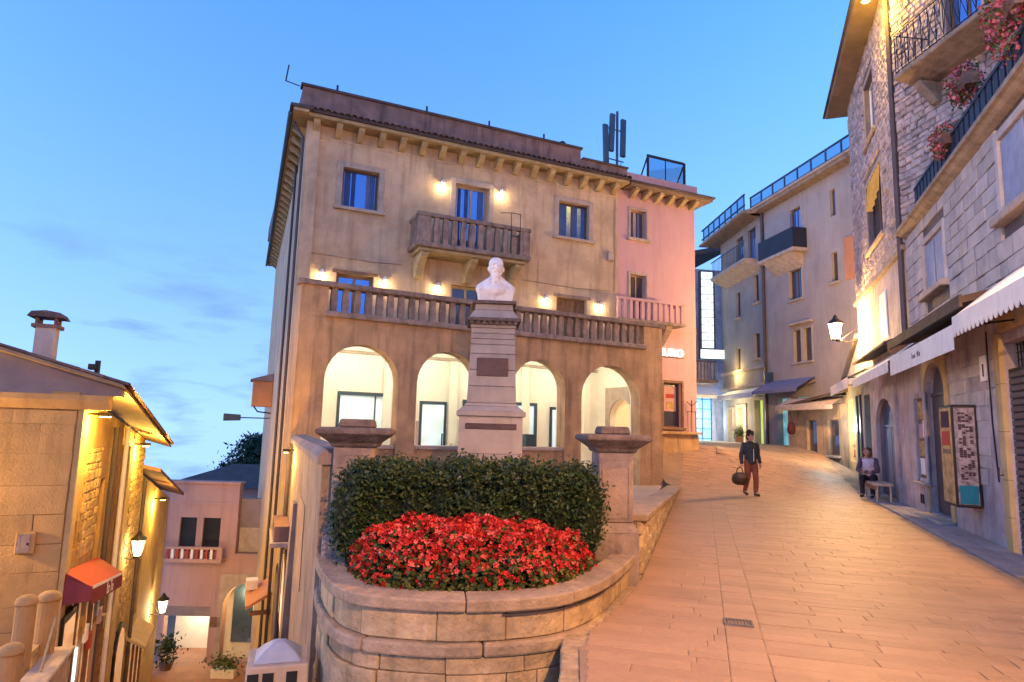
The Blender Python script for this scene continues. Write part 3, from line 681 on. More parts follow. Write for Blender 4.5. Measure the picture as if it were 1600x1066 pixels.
pillar(-1.59, 6.78, .02, 'stone pillar with dark lichened cap at left end of hedge', .40, R(5))

# ------------------------------------------------------------------ low rubble wall along the street
lw = thing('rubble_wall', 'low rubble wall with flat coping running up the street edge', 'wall')
def cop(y): return float(np.interp(y, [7.3, 10.3, 14, 18.6, 19.6], [.67, .52, .30, .09, .05]))
d_ = Vector((.2995, 1, 0)).normalized(); o_ = Vector((d_.y, -d_.x, 0)); up_ = Vector((0, 0, 1))
ys = [7.6 + i * .60 for i in range(21)]
mb = MB()
for a, b in zip(ys[:-1], ys[1:]): mb.hexa([(Lx(a) - .35, a, -.3), (Lx(a) - .10, a, -.3), (Lx(b) - .10, b, -.3), (Lx(b) - .35, b, -.3)], [(Lx(a) - .35, a, cop(a) - .08), (Lx(a) - .10, a, cop(a) - .08), (Lx(b) - .10, b, cop(b) - .08), (Lx(b) - .35, b, cop(b) - .08)])
ob('wall_core', mb, 'mortar', lw)
for (a, b, za, zb) in courses(7.6, 19.2, -.03, .62, .14, .14, .34, hj=.2):
    if za > cop((a + b) / 2) - .12: continue
    zb = min(zb, cop((a + b) / 2) - .075); yc = (a + b) / 2
    stone('rubble_stone', 'rubble', 'rubble', lw, (Lx(yc) - .085, yc, (za + zb) / 2), ((b - a) * 1.05 - .008, zb - za - .008, .10), (d_, up_, o_))
for a, b in zip(ys[:-1], ys[1:]):
    m = MB().hexa([(Lx(a) - .42, a + .004, cop(a) - .078), (Lx(a) + .02, a + .004, cop(a) - .078), (Lx(b) + .02, b - .004, cop(b) - .078), (Lx(b) - .42, b - .004, cop(b) - .078)], [(Lx(a) - .42, a + .004, cop(a)), (Lx(a) + .02, a + .004, cop(a)), (Lx(b) + .02, b - .004, cop(b)), (Lx(b) - .42, b - .004, cop(b))])
    ob('coping_stone', m, 'coping', lw, bev=.012)

# ------------------------------------------------------------------ retaining wall on the alley side
pa, pb = Vector((-1.93, 6.75, 0)), Vector((-4.80, 14.35, 0)); wd = pb - pa
rt = thing('retaining_wall', 'tall weathered retaining wall dropping from terrace to alley', 'wall', pa, math.atan2(wd.y, wd.x))
Lw = wd.length
ob('wall_face', wall(0, Lw, -8.5, 1.18, [], -.30, .0), 'retain', rt)
m = MB(); m.prismx([(-.36, 1.18), (.05, 1.18), (.05, 1.26), (-.02, 1.34), (-.29, 1.34), (-.36, 1.26)], -.05, Lw - .05); ob('coping', m, 'pillar', rt)
ob('downpipe', MB().tube([(Lw - .6, .06, 1.1), (Lw - .6, .06, -8)], .045, 8), 'pipe', rt)
ob('crack_patch', MB().box(2.2, 3.6, .001, .012, -.6, .5), 'porch', rt); ob('buttress', MB().hexa([(4.2, .0, -8), (4.7, .0, -8), (4.7, .25, -8), (4.2, .25, -8)], [(4.2, .0, .3), (4.7, .0, .3), (4.7, .06, .3), (4.2, .06, .3)]), 'retain', rt)
al_ = thing('eave_lamp', 'small orange lamp under the coping of the retaining wall', 'lamp', pa + wd.normalized() * (Lw - 1.5) + Vector((0, 0, 1.02)), math.atan2(wd.y, wd.x), 'yellow eave lamps')
ob('lamp_body', MB().box(-.10, .10, .10, .22, .0, .06), 'metal', al_); ob('lamp_face', MB().box(-.08, .08, .12, .20, -.015, -.001), 'bulby', al_); ob('arm', MB().box(-.02, .02, .0, .10, .02, .05), 'metal', al_)
light(al_, (0, .2, -.16), 26, (1, .52, .10), .06)
# ================================================================== MONUMENT
mo = thing('monument_pedestal', 'tall stepped stone pedestal with dark plaques behind the hedge', 'pedestal', (-.32, 10.55, .38), R(3))
def tier(r0, r1, z0, z1, name='stone_course', mat='pedestal', bev=.006, par=None):
    z0 -= .38; z1 -= .38
    return ob(name, MB().hexa([(-r0, -r0, z0), (r0, -r0, z0), (r0, r0, z0), (-r0, r0, z0)], [(-r1, -r1, z1), (r1, -r1, z1), (r1, r1, z1), (-r1, r1, z1)]), mat, par or mo, bev=bev)
tier(.56, .56, .35, .72, 'plinth'); tier(.505, .50, .722, 1.20); tier(.50, .495, 1.203, 1.78)
tier(.54, .54, 1.783, 1.86, 'moulding'); tier(.52, .43, 1.862, 1.94, 'moulding'); tier(.43, .40, 1.942, 1.99, 'moulding')
zs = [1.992, 2.26, 2.52, 2.78, 2.93, 3.02, 3.11, 3.20]
for i, (a, b) in enumerate(zip(zs[:-1], zs[1:])):
    ra = .392 - .045 * (a - 1.99) / 1.21; rb = .392 - .045 * (b - 1.99) / 1.21; tier(ra, rb, a + .002, b - .004)
tier(.365, .365, 3.20, 3.25, 'moulding')
for sx in range(8): ob('dentil', MB().box(-.38 + sx * .1, -.325 + sx * .1, -.42, -.365, 3.25 - .38, 3.30 - .38), 'capstone', mo)
tier(.37, .37, 3.252, 3.30, 'moulding', 'capstone'); tier(.44, .44, 3.302, 3.36, 'cornice_slab', 'capstone', .012)
tier(.40, .31, 3.362, 3.50); tier(.31, .30, 3.502, 3.60); tier(.36, .36, 3.602, 3.655, 'top_slab', 'capstone')
ob('plaque', MB().box(-.25, .25, -.395, -.375, 2.42 - .38, 2.71 - .38), 'bronze', mo, bev=.006)
ob('plaque', MB().box(-.40, .40, -.512, -.49, 1.58 - .38, 1.67 - .38), 'bronze', mo, bev=.006)
bu = tag(ob('marble_bust', MB(), 'marble'), 'white marble bust of a bearded man on the stone pedestal', 'bust')
m = MB()
m.hexa([(-.27, -.15, 0), (.27, -.15, 0), (.27, .15, 0), (-.27, .15, 0)], [(-.31, -.16, .24), (.31, -.16, .24), (.31, .16, .24), (-.31, .16, .24)])
m.limb((-.23, .0, .25), (.23, .0, .25), .115, .115); m.sphere((0, -.02, .22), (.26, .185, .16)); m.limb((-.22, .0, .27), (-.06, .0, .40), .10, .09); m.limb((.22, .0, .27), (.06, .0, .40), .10, .09)
m.limb((0, .02, .3), (0, -.0, .50), .115, .095)
m.sphere((0, .015, .63), (.128, .152, .165), 16, 12); m.sphere((0, -.06, .535), (.095, .095, .09)); m.sphere((0, -.085, .47), (.085, .07, .09)); m.sphere((0, -.08, .41), (.06, .05, .06))
m.limb((0, -.145, .64), (0, -.172, .585), .018, .028); m.sphere((-.055, -.125, .665), (.045, .03, .016)); m.sphere((.055, -.125, .665), (.045, .03, .016))
m.sphere((-.06, -.115, .60), (.04, .04, .035)); m.sphere((.06, -.115, .60), (.04, .04, .035)); m.limb((-.05, -.145, .545), (.05, -.145, .545), .018, .018)
m.sphere((-.13, .02, .61), (.02, .035, .045)); m.sphere((.13, .02, .61), (.02, .035, .045)); m.sphere((0, .03, .70), (.132, .15, .12))
m.limb((-.07, -.13, .37), (-.02, -.195, .17), .016, .012); m.limb((.07, -.13, .37), (.02, -.195, .17), .016, .012); m.limb((-.045, -.15, .37), (.045, -.15, .37), .018, .018)
bu.data = m.mesh('marble_bust'); bu.data.materials.append(MT['marble'])
md = bu.modifiers.new('remesh', 'REMESH'); md.mode = 'VOXEL'; md.voxel_size = .011; md.use_smooth_shade = True
sm = bu.modifiers.new('smooth', 'SMOOTH'); sm.factor = .5; sm.iterations = 3
bu.location = (-.30, 10.55, 3.652); bu.rotation_euler = (0, 0, R(8)); bu.scale = (.98, 1, 1.0)

# ================================================================== MAIN CORNER BUILDING
P0 = (4.66, 19.73); BR = R(28)
bd = thing('corner_building', 'beige and pink corner building with arcade, balconies and bracketed eaves', 'building', (*P0, 0), BR)
LB = dict(loc=(0, 1.8, 0), rz=R(-4)); LS = dict(loc=(-10.87, 0, 0), rz=R(84.5))
def rot2(x, y, a): return (x * math.cos(a) - y * math.sin(a), x * math.sin(a) + y * math.cos(a))
def Bw(x, y, z):
    a, b = rot2(x, y, R(-4)); b += 1.8; a, b = rot2(a, b, BR); return (P0[0] + a, P0[1] + b, z)
def Sw(x, y, z):
    a, b = rot2(x, y, R(84.5)); a -= 10.87; a, b = rot2(a, b, BR); return (P0[0] + a, P0[1] + b, z)
def Pw(x, y, z):
    a, b = rot2(x, y, BR); return (P0[0] + a, P0[1] + b, z)
OPS = [(-9.58, -8.55, 7.70, 8.86, 0), (-2.62, -1.48, 7.88, 9.08, 0), (-6.20, -5.10, 6.80, 9.02, 0), (-9.58, -8.54, 4.3, 5.78, 0), (-6.22, -5.20, 4.3, 5.84, 0), (-2.64, -1.52, 4.3, 5.86, 0)]
ob('front_wall', wall(-10.5, -.33, 4.1, 9.95, OPS, 0, .35), 'plaster', bd, **LB)
POPS = [(.24, .90, 8.28, 9.30, 0), (.24, .90, 5.35, 6.98, 0), (1.62, 2.38, 1.80, 3.32, 0), (1.66, 2.30, .70, 1.30, 0)]
ob('pink_wall', wall(-.329, 3.05, 4.12, 9.95, POPS[:2], .08, .40), 'pink', bd, **LB)
ob('pink_lower_wall', wall(.12, 3.05, -.5, 4.119, POPS[2:], .08, .40), 'pink', bd, **LB)
ob('pink_end_wall', MB().box(2.70, 3.048, .401, 9, -.5, 9.94), 'pink', bd, **LB)
ob('pink_band', MB().box(-.32, 3.06, .05, .079, 5.12, 5.2), 'pink', bd, **LB)
ob('rear_wall', MB().box(-9.8, 2.6, 16.5, 16.9, -9, 9.9), 'plaster', bd, **LB)
ob('alley_wall', wall(2.4, 20.7, -9, 9.95, [], -.35, 0), 'plaster', bd, **LS)
ob('alley_base_wall', wall(-.15, 2.398, -9, .2, [(.3, 1.9, -4.3, -2.2, .5)], -.35, .0), 'ochre', bd, **LS)
ob('porch_side_wall', wall(.02, 2.398, .201, 4.1, [], -.35, .0), 'porch', bd, **LS)
ob('porch_end_wall', wall(.4, 2.398, 4.101, 4.9, [], -.3, .0), 'porch', bd, **LS)
# cornice, brackets, parapet
m = MB(); m.box(-10.95, -.18, -.50, .36, 9.951, 10.05); ob('soffit_slab', m, 'bracket', bd, bev=.01, **LB)
m = MB(); m.prismx([(-.58, 10.051), (.36, 10.051), (.36, 10.13), (-.56, 10.13)], -11.0, -.12); ob('eave_edge', m, 'roofdark', bd, bev=.02, **LB)
for k in range(17):
    x = -10.42 + k * .615
    mm = _pool.get('brk') or MB().prismx([(0, 9.64), (0, 9.95), (-.40, 9.95), (-.40, 9.87), (-.34, 9.80), (-.12, 9.66)], -.085, .085).mesh('bracket')
    _pool['brk'] = mm; o = ob('bracket', mm, 'bracket', bd); a, b = rot2(x, 0, R(-4)); o.location = (a, b + 1.8, 0); o.rotation_euler = (0, 0, R(-4))
ob('wall_band', MB().box(-10.5, -.35, -.02, -.001, 9.56, 9.62), 'plaster', bd, **LB)
m = MB(); m.box(-10.86, -2.1, -.48, -.28, 10.131, 10.76).box(-2.099, -.28, -.48, -.28, 10.131, 10.44); ob('parapet', m, 'parapet', bd, **LB)
m = MB(); m.box(-10.92, -2.04, -.54, -.22, 10.761, 10.84).box(-2.038, -.24, -.54, -.22, 10.441, 10.51); ob('parapet_coping', m, 'roofdark', bd, bev=.015, **LB)
ob('parapet_return', MB().box(-10.86, -10.66, -.279, 14, 10.131, 10.75), 'parapet', bd, **LB)
ob('roof_slab', MB().box(-10.6, 2.9, .361, 16.4, 9.97, 10.10), 'roofdark', bd, **LB)
for k, x in enumerate((-9.95, -7.35, -5.35, -3.45)): ob('vent_pipe', MB().tube([(x, -.45, 10.84), (x, -.45, 11.02)], .03, 6), 'metal', bd, **LB)
ob('roof_cowl', MB().sphere((-2.75, -.40, 10.86), (.12, .12, .09), 10, 6), 'metal', bd, **LB)
ob('corner_antenna', MB().tube([(-10.95, -.5, 10.72), (-11.32, -.5, 10.78)], .016, 5).tube([(-11.32, -.5, 10.77), (-11.27, -.5, 11.25)], .02, 5), 'metal', bd, **LB)
tl_ = MB(); vs = []
for j in range(6):
    a = math.pi * j / 5; vs += [(.085 * math.cos(a), -.05, .075 * math.sin(a)), (.085 * math.cos(a), .16, .075 * math.sin(a) + .03)]
tl_.add(vs, [(2 * j, 2 * j + 2, 2 * j + 3, 2 * j + 1) for j in range(5)]); tlm = tl_.mesh('eave_tile')
for k in range(60):
    a, b = rot2(-10.9 + k * .1805, -.56, R(-4)); o = ob('eave_tile', tlm, 'parapet', bd, loc=(a, b + 1.8, 10.10 + rng.uniform(-.012, .012)), rz=R(-4) + rng.uniform(-.06, .06))
# eaves on the pink part and along the alley
m = MB(); m.box(-.10, 3.45, -.46, .42, 9.951, 10.04).box(3.06, 3.46, .421, 7.5, 9.951, 10.04); ob('soffit_slab', m, 'soffit', bd, **LB)
m = MB(); m.box(-.1, 3.52, -.54, .40, 10.041, 10.11).box(3.0, 3.52, .401, 7.5, 10.041, 10.11); ob('eave_edge', m, 'roofdark', bd, bev=.02, **LB)
ob('parapet', MB().box(-.2, 2.95, -.2, .05, 10.112, 10.50), 'pink', bd, **LB)
for k in range(6):
    o = ob('bracket', _pool.get('brk2') or MB().prismx([(.08, 9.68), (.08, 9.95), (-.36, 9.95), (-.36, 9.86), (-.08, 9.70)], -.08, .08).mesh('bracket'), 'bracket', bd); _pool['brk2'] = o.data
    a, b = rot2(.25 + k * .52, 0, R(-4)); o.location = (a, b + 1.8, 0); o.rotation_euler = (0, 0, R(-4))
for k in range(8): ob('bracket', MB().box(3.05, 3.38, .6 + k * .8, .76 + k * .8, 9.74, 9.95), 'soffit', bd, **LB)
ob('soffit_slab', MB().box(1.9, 20.9, 0, .40, 9.952, 10.04), 'bracket', bd, **LS)
ob('eave_edge', MB().prismx([(-.1, 10.042), (.50, 10.042), (.48, 10.12), (-.1, 10.14)], 1.85, 21), 'roofdark', bd, **LS)
for k in range(26):
    o = ob('bracket', _pool.get('brk3') or MB().prismx([(.0, 9.64), (.34, 9.87), (.34, 9.95), (0, 9.95)], -.10, .10).mesh('bracket'), 'bracket', bd); _pool['brk3'] = o.data
    a, b = rot2(3.0 + k * .68, 0, R(84.5)); o.location = (a - 10.87, b, 0); o.rotation_euler = (0, 0, R(84.5))
ob('gutter', MB().tube([(2.2, .47, 9.98), (20.9, .47, 9.98)], .06, 8), 'bluemetal', bd, **LS)
ob('downpipe', MB().tube([(2.55, .36, 9.9), (2.55, .07, 9.5), (2.55, .07, -6)], .04, 8), 'pipe', bd, **LS)
ob('downpipe', MB().tube([(5.6, .06, 9.9), (5.6, .06, -6)], .04, 8), 'pipe', bd, **LS)
# windows and doors of the front
cu = ('curtain', [(.02, .22), (.8, .98)])
window(bd, -9.58, -8.55, 7.70, 8.86, 0, surround='trim', cols=1, curtain=('bcurtain', [(.02, .2), (.24, .36), (.7, .98)]), **LB)
window(bd, -2.62, -1.48, 7.88, 9.08, 0, surround='trim', cols=2, curtain=('bcurtain', [(.04, .3), (.52, .7), (.86, .97)]), **LB)
window(bd, -6.20, -5.10, 6.80, 9.02, 0, surround='trim', cols=2, sill=False, fr='tanframe', name='balcony_door', fw=.09, curtain=('bcurtain', [(.04, .14), (.28, .4), (.75, .95)]), **LB)
window(bd, -9.58, -8.54, 4.30, 5.78, 0, cols=2, sill=False, fr='wood', name='terrace_door', fw=.09, **LB)
window(bd, -6.22, -5.20, 4.30, 5.84, 0, cols=2, sill=False, fr='ochre', glass='glassdark', name='terrace_door', fw=.09, **LB)
sh = ob('shuttered_door', MB().box(-2.64, -1.52, .16, .2, 4.3, 5.86), 'wood', bd, **LB)
for k in range(6): ob('board', MB().box(-2.62 + k * .185, -2.45 + k * .185, .135, .159, 4.32, 5.84), 'wood', sh, bev=.005)
ob('door_lintel', MB().box(-2.76, -1.40, -.03, .05, 5.861, 5.96), 'rail', bd, **LB)
ob('door_lintel', MB().box(-9.70, -8.42, -.03, .05, 5.781, 5.87), 'wood', bd, **LB)
window(bd, .24, .90, 8.28, 9.30, .08, surround='trim', cols=3, sw=.09, fr='tanframe', glass='glassdark', fw=.045, curtain=('curtain', [(.3, .5)]), **LB)
window(bd, .24, .90, 5.35, 6.98, .08, surround='trim', cols=2, sw=.09, fr='tanframe', glass='glassdark', fw=.05, sill=False, **LB)
wv = window(bd, 1.62, 2.38, 1.80, 3.32, .08, surround='wood', cols=1, sw=.09, fr='frame', glass='glassdark', fw=.05, **LB)
ob('menu_poster', MB().box(1.74, 2.26, .225, .235, 2.35, 3.2), 'pink', wv)
ob('print', MB().box(1.82, 2.18, .219, .224, 2.8, 2.95), 'awnred', wv); ob('print', MB().box(1.84, 2.16, .219, .224, 2.42, 2.68), 'paper', wv)
window(bd, 1.66, 2.30, .70, 1.30, .08, cols=1, fr='wood', glass='glassdark', **LB)
ob('base_course', MB().box(-.2, 3.10, -.02, .079, -.5, .62), 'trim', bd, bev=.01, **LB)
ob('ledge', MB().box(1.2, 3.12, -.12, .079, 1.56, 1.66), 'porch', bd, bev=.01, **LB)
ob('ledge_panel', MB().box(1.2, 3.08, .02, .078, .64, 1.555), 'porch', bd, **LB)
m = MB()
for x in (2.55, 2.72, 2.9): m.tube([(x, -.05, 1.66), (x, -.05, 2.35)], .012, 5)
m.tube([(2.5, -.05, 2.35), (2.95, -.05, 2.35)], .012, 5).tube([(2.72, -.05, 2.35), (2.72, -.05, 2.75)], .02, 5).tube([(2.5, -.05, 2.7), (2.72, -.05, 2.55), (2.95, -.05, 2.72)], .015, 5)
ob('iron_railing', m, 'metal', bd, **LB)

for cp_ in ([(-10.4, -.02, 6.25), (-8.6, -.02, 6.2), (-7.75, -.02, 6.24)], [(-3.9, -.02, 6.26), (-2.0, -.02, 6.21), (-.45, -.02, 6.28), (-.45, -.02, 9.5)]): ob('facade_cable', MB().tube(cp_, .011, 5), 'rail', bd, **LB)
ob('facade_box', MB().box(-.75, -.52, -.09, -.001, 7.3, 7.62), 'trim', bd, bev=.01, **LB)
# upper balcony
bc = ob('balcony', MB().box(-7.62, -4.04, -.97, -.002, 6.62, 6.76), 'rail', bd, bev=.025, **LB)
ob('balcony_moulding', MB().box(-7.5, -4.16, -.86, -.003, 6.52, 6.619), 'bracket', bc, bev=.02)
for x in (-7.30, -5.78, -4.36):
    ob('corbel', MB().prismx([(-.002, 5.86), (-.002, 6.519), (-.78, 6.519), (-.80, 6.42), (-.62, 6.32), (-.36, 6.12), (-.22, 5.90)], x - .11, x + .11), 'bracket', bc, bev=.02)
ob('handrail', MB().box(-7.60, -4.06, -.97, -.80, 7.50, 7.62), 'rail', bc, bev=.015)
for y0_ in (-7.60, -4.22): ob('handrail', MB().box(y0_, y0_ + .16, -.799, -.003, 7.50, 7.61), 'rail', bc, bev=.015)
ob('corner_post', MB().box(-7.58, -7.20, -.95, -.82, 6.761, 7.499), 'rail', bc, bev=.012); ob('corner_post', MB().box(-4.30, -4.08, -.95, -.82, 6.761, 7.499), 'rail', bc, bev=.012)
bal = MB().prism([(-.075, 0), (.075, 0), (.085, .37), (.07, .738), (-.07, .738), (-.085, .37)], -.05, .05).mesh('baluster')
for k in range(11): ob('baluster', bal, 'rail', bc, loc=(-7.02 + k * .268, -.885, 6.761))
for x in (-7.52, -4.14):
    for k in range(3): ob('baluster', bal, 'rail', bc, loc=(x, -.66 + k * .24, 6.761), rz=math.pi / 2)
m = MB()
for x in (-4.75, -4.45): m.tube([(x, -1.0, 6.8), (x, -1.0, 8.0)], .012, 5)
m.tube([(-4.75, -1.0, 8.0), (-4.45, -1.0, 8.0)], .012, 5).tube([(-5.1, -.98, 7.95), (-4.75, -1.0, 8.0)], .012, 5).tube([(-4.75, -1.0, 7.3), (-4.45, -1.0, 7.3)], .012, 5); ob('drying_rack', m, 'metal', bc)
# balcony of the pink part
b2 = ob('balcony', MB().box(-.68, 2.12, -.55, .079, 5.22, 5.32), 'rail', bd, bev=.02, **LB)
ob('handrail', MB().box(-.66, 2.10, -.53, -.40, 5.93, 6.02), 'pink', b2, bev=.012); ob('handrail', MB().box(1.97, 2.10, -.399, .078, 5.93, 6.02), 'pink', b2, bev=.012)
bal2 = MB().prism([(-.06, 0), (.06, 0), (.065, .3), (.055, .609), (-.055, .609), (-.065, .3)], -.04, .04).mesh('baluster')
for k in range(12): ob('baluster', bal2, 'pink', b2, loc=(-.58 + k * .235, -.465, 5.321))
ob('corbel', MB().prismx([(.079, 4.55), (.079, 5.219), (-.45, 5.219), (-.40, 5.05), (.0, 4.6)], 1.35, 1.62), 'rail', b2, bev=.02)

# arcade porch
ar = ob('arcade', wall(-10.87, .02, -.4, 4.10, [(-10.21, -8.41, -.1, 2.62, .90), (-7.93, -6.25, -.1, 2.68, .84), (-5.22, -3.53, -.1, 2.68, .84), (-2.98, -.86, -.1, 2.55, .98)], 0, .42), 'porch', bd)
ob('terrace_floor', MB().box(-10.55, .0, .05, 3.2, 4.101, 4.19), 'porch', ar)
ob('string_course', MB().box(-10.32, -.66, -.12, .30, 4.101, 4.24), 'rail', ar, bev=.025)
ob('end_pier', MB().box(-10.87, -10.24, -.001, .40, 4.102, 4.82), 'porch', ar); ob('end_pier', MB().box(-.70, .02, -.001, .40, 4.102, 4.82), 'porch', ar)
ob('handrail', MB().box(-10.95, .10, -.07, .30, 4.822, 4.95), 'rail', ar, bev=.02)
bal3 = MB().prism([(-.07, 0), (.07, 0), (.085, .28), (.065, .578), (-.065, .578), (-.085, .28)], -.06, .06).mesh('baluster')
for k in range(34): ob('baluster', bal3, 'rail', ar, loc=(-10.09 + k * .279, .10, 4.242))
ob('handrail', MB().box(-.20, .10, .301, 1.9, 4.822, 4.95), 'rail', ar, bev=.02); ob('end_parapet', MB().box(-.18, .0, .401, 1.85, 4.19, 4.821), 'porch', ar)
ob('ceiling', MB().box(-10.5, .0, .421, 3.2, 3.98, 4.099), 'cream', ar)
ob('arcade_floor', MB().box(-10.5, .0, -.05, 3.2, -.05, .03), 'floor', ar)
SH = [(-9.20, -7.00, .25, 2.52, 0), (-5.35, -2.70, .05, 2.45, 0)]
ob('back_wall', wall(-10.5, .0, .031, 3.979, SH, 3.0, 3.25), 'cream', ar)
ob('inner_lining', wall(-10.86, .01, -.3, 3.978, [(-10.20, -8.42, -.1, 2.63, .88), (-7.92, -6.26, -.1, 2.69, .82), (-5.21, -3.54, -.1, 2.69, .82), (-2.97, -.87, -.1, 2.56, .96)], .4205, .46), 'cream', ar)
ob('left_end_wall', MB().box(-10.5, -10.25, .461, 2.999, .031, 3.979), 'cream', ar)
ob('right_end_wall', wall(.461, 2.999, .031, 3.979, [(1.0, 2.3, .04, 2.0, .65)], -.0, .25), 'cream', ar, loc=(.0, 0, 0), rz=math.pi / 2)
ob('side_arch_trim', wall(.80, 2.50, .032, 3.05, [(1.0, 2.3, .04, 2.0, .65)], .251, .30), 'trim', ar, loc=(.0, 0, 0), rz=math.pi / 2)
ob('lit_side_door', MB().box(-.04, -.02, 1.0, 2.3, .04, 2.66), 'lit_case', ar)
for i, (a, b, c, d, e) in enumerate(SH):
    sw_ = ob('shop_window', MB().box(a, a + .08, 2.95, 3.1, c, d).box(b - .08, b, 2.95, 3.1, c, d).box(a + .08, b - .08, 2.95, 3.1, d - .10, d).box(a + .08, b - .08, 2.95, 3.1, c, c + .08), 'bluemetal', ar)
    ob('pane', MB().box(a + .085, b - .085, 3.03, 3.04, c + .085, d - .105), 'lit_shop', sw_)
    ob('mullion', MB().box((a + b) / 2 - .02, (a + b) / 2 + .02, 3.0, 3.029, c + .08, d - .1), 'bluemetal', sw_)
    for k in range(3): ob('shelf', MB().box(a + .3 + k * .55, a + .75 + k * .55, 3.005, 3.025, c + .5, c + .53), 'white', sw_); ob('display_card', MB().box(a + .35 + k * .55, a + .62 + k * .55, 3.005, 3.02, c + .54, c + .85 - .1 * k), ('paper', 'white', 'curtain')[k], sw_)
for (a, b) in ((-10.2, -8.42), (-7.92, -6.26), (-5.21, -3.54)):
    ob('low_parapet', MB().box(a, b, .10, .34, -.1, 1.02), 'porch', ar); ob('parapet_coping', MB().box(a - .0, b, .04, .39, 1.021, 1.12), 'trim', ar, bev=.015)
for (x0_, x1_) in ((-6.75, -5.9), (-2.2, -1.3)):
    gd = ob('glass_door', MB().box(x0_, x0_ + .07, 2.93, 2.999, .04, 2.35).box(x1_ - .07, x1_, 2.93, 2.999, .04, 2.35).box(x0_ + .07, x1_ - .07, 2.93, 2.999, 2.26, 2.35).box(x0_ + .07, x1_ - .07, 2.93, 2.999, .04, .3), 'bluemetal', ar); ob('pane', MB().box(x0_ + .075, x1_ - .075, 2.95, 2.96, .305, 2.255), 'lit_shop', gd); ob('door_handle', MB().box(x1_ - .14, x1_ - .11, 2.90, 2.93, 1.0, 1.4), 'metal', gd)
for x_ in (-9.95, -7.75, -5.7, -3.15, -.75): ob('pilaster', MB().box(x_ - .14, x_ + .14, 2.90, 2.998, .031, 3.6), 'cream', ar, bev=.015)
ob('picture_rail', MB().box(-10.24, -.31, 2.94, 2.999, 3.6, 3.7), 'trim', ar, bev=.01)
ob('display_table', MB().box(-9.9, -8.9, 1.6, 2.1, .031, .9), 'white', ar, bev=.01); ob('postcard_rack', MB().box(-4.75, -4.35, 1.2, 1.5, .031, 1.65), 'paper', ar, bev=.01); ob('postcard_rack', MB().box(-3.95, -3.65, 1.4, 1.7, .031, 1.45), 'bluemetal', ar, bev=.01)
pst = ob('wall_posters', MB().box(-7.45, -6.95, 2.97, 2.99, 1.1, 1.7), 'paper', ar); ob('poster', MB().box(-6.85, -6.35, 2.97, 2.99, 1.0, 1.75), 'curtain', ar); ob('poster', MB().box(-7.4, -6.9, 2.97, 2.99, 1.8, 2.2), 'shutter', ar)
for i, x in enumerate((-9.3, -7.1, -4.4, -1.9)):
    lp = thing('ceiling_lamp', ('round ceiling lamp in the arcade bay farthest left', 'round ceiling lamp in the second arcade bay from left', 'round ceiling lamp in the third arcade bay from left', 'round ceiling lamp in the rightmost arcade bay')[i], 'lamp', Pw(x, 1.7, 3.98), BR, 'lamps in the arcade')
    ob('lamp_plate', MB().lathe([(.13, -.03), (.13, 0)], 16), 'white', lp); ob('lamp_shade', MB().lathe([(.04, -.12), (.10, -.09), (.12, -.031)], 16), 'bulb', lp, smooth=True)
    light(lp, (0, 0, -.45), 8.5, (1, .90, .68), .12)
# facade lamps
FL = [(-6.66, 8.98, 'left of the upper balcony door'), (-4.72, 9.05, 'right of the upper balcony door'), (-9.98, 5.78, 'left of the leftmost terrace door'), (-8.24, 5.78, 'right of the leftmost terrace door'), (-6.66, 5.80, 'left of the middle terrace door'), (-3.08, 5.82, 'left of the boarded terrace door'), (-1.05, 5.82, 'right of the boarded terrace door')]
for x, z, wh in FL:
    lp = thing('facade_lamp', 'small lit wall lamp ' + wh, 'lamp', Bw(x, 0, z), BR + R(-4), 'lamps on the beige facade')
    ob('lamp_arm', MB().tube([(0, 0, .02), (0, -.10, .05), (0, -.13, .0)], .012, 6), 'metal', lp)
    ob('lamp_shade', MB().lathe([(.085, -.10), (.07, -.05), (.03, .0), (.012, .03)], 12, (0, -.13, 0)), 'white', lp, smooth=True)
    ob('bulb', MB().sphere((0, -.13, -.11), .045, 10, 6), 'bulb', lp)
    light(lp, (0, -.16, -.19), 2.6, (1, .74, .40), .05)
# illuminated shop name, side box, flood light
sg = thing('shop_sign', 'white illuminated shop letters on the pink wall', 'sign', Bw(1.62, .08, 4.36), BR + R(-4))
text('EURO', .36, 'lit_white', sg, (.30, -.06, 0), (R(90), 0, 0), .03, 'sign_letters', 1.12)
ob('sign_rail', MB().box(-.30, .86, -.028, -.002, -.16, -.13), 'metal', sg)
bx = thing('wall_box', 'orange roofed box hung on the side wall of the corner building', 'box', Sw(12.3, .0, 2.2), BR + R(84.5))
ob('casing', MB().box(-.55, .55, .0, .75, 0, 1.0), 'orangeshutter', bx, bev=.02); ob('lid', MB().prismx([(.0, 1.001), (.0, 1.32), (.85, 1.06), (.85, 1.001)], -.62, .62), 'gable', bx); ob('bracket', MB().tube([(0, 0, -.25), (0, .5, -.2), (0, .65, 0)], .03, 6), 'metal', bx)
fl = thing('flood_light', 'grey flood light on an arm beside the orange box', 'lamp', Sw(13.2, 0, 1.75), BR + R(84.5))
ob('arm', MB().tube([(0, 0, 0), (0, 1.1, 0)], .025, 6), 'bluemetal', fl); ob('lamp_head', MB().hexa([(-.2, 1.1, -.12), (.2, 1.1, -.12), (.2, 1.75, -.15), (-.2, 1.75, -.15)], [(-.2, 1.1, .12), (.2, 1.1, .12), (.2, 1.75, .15), (-.2, 1.75, .15)]), 'bluemetal', fl, bev=.02)
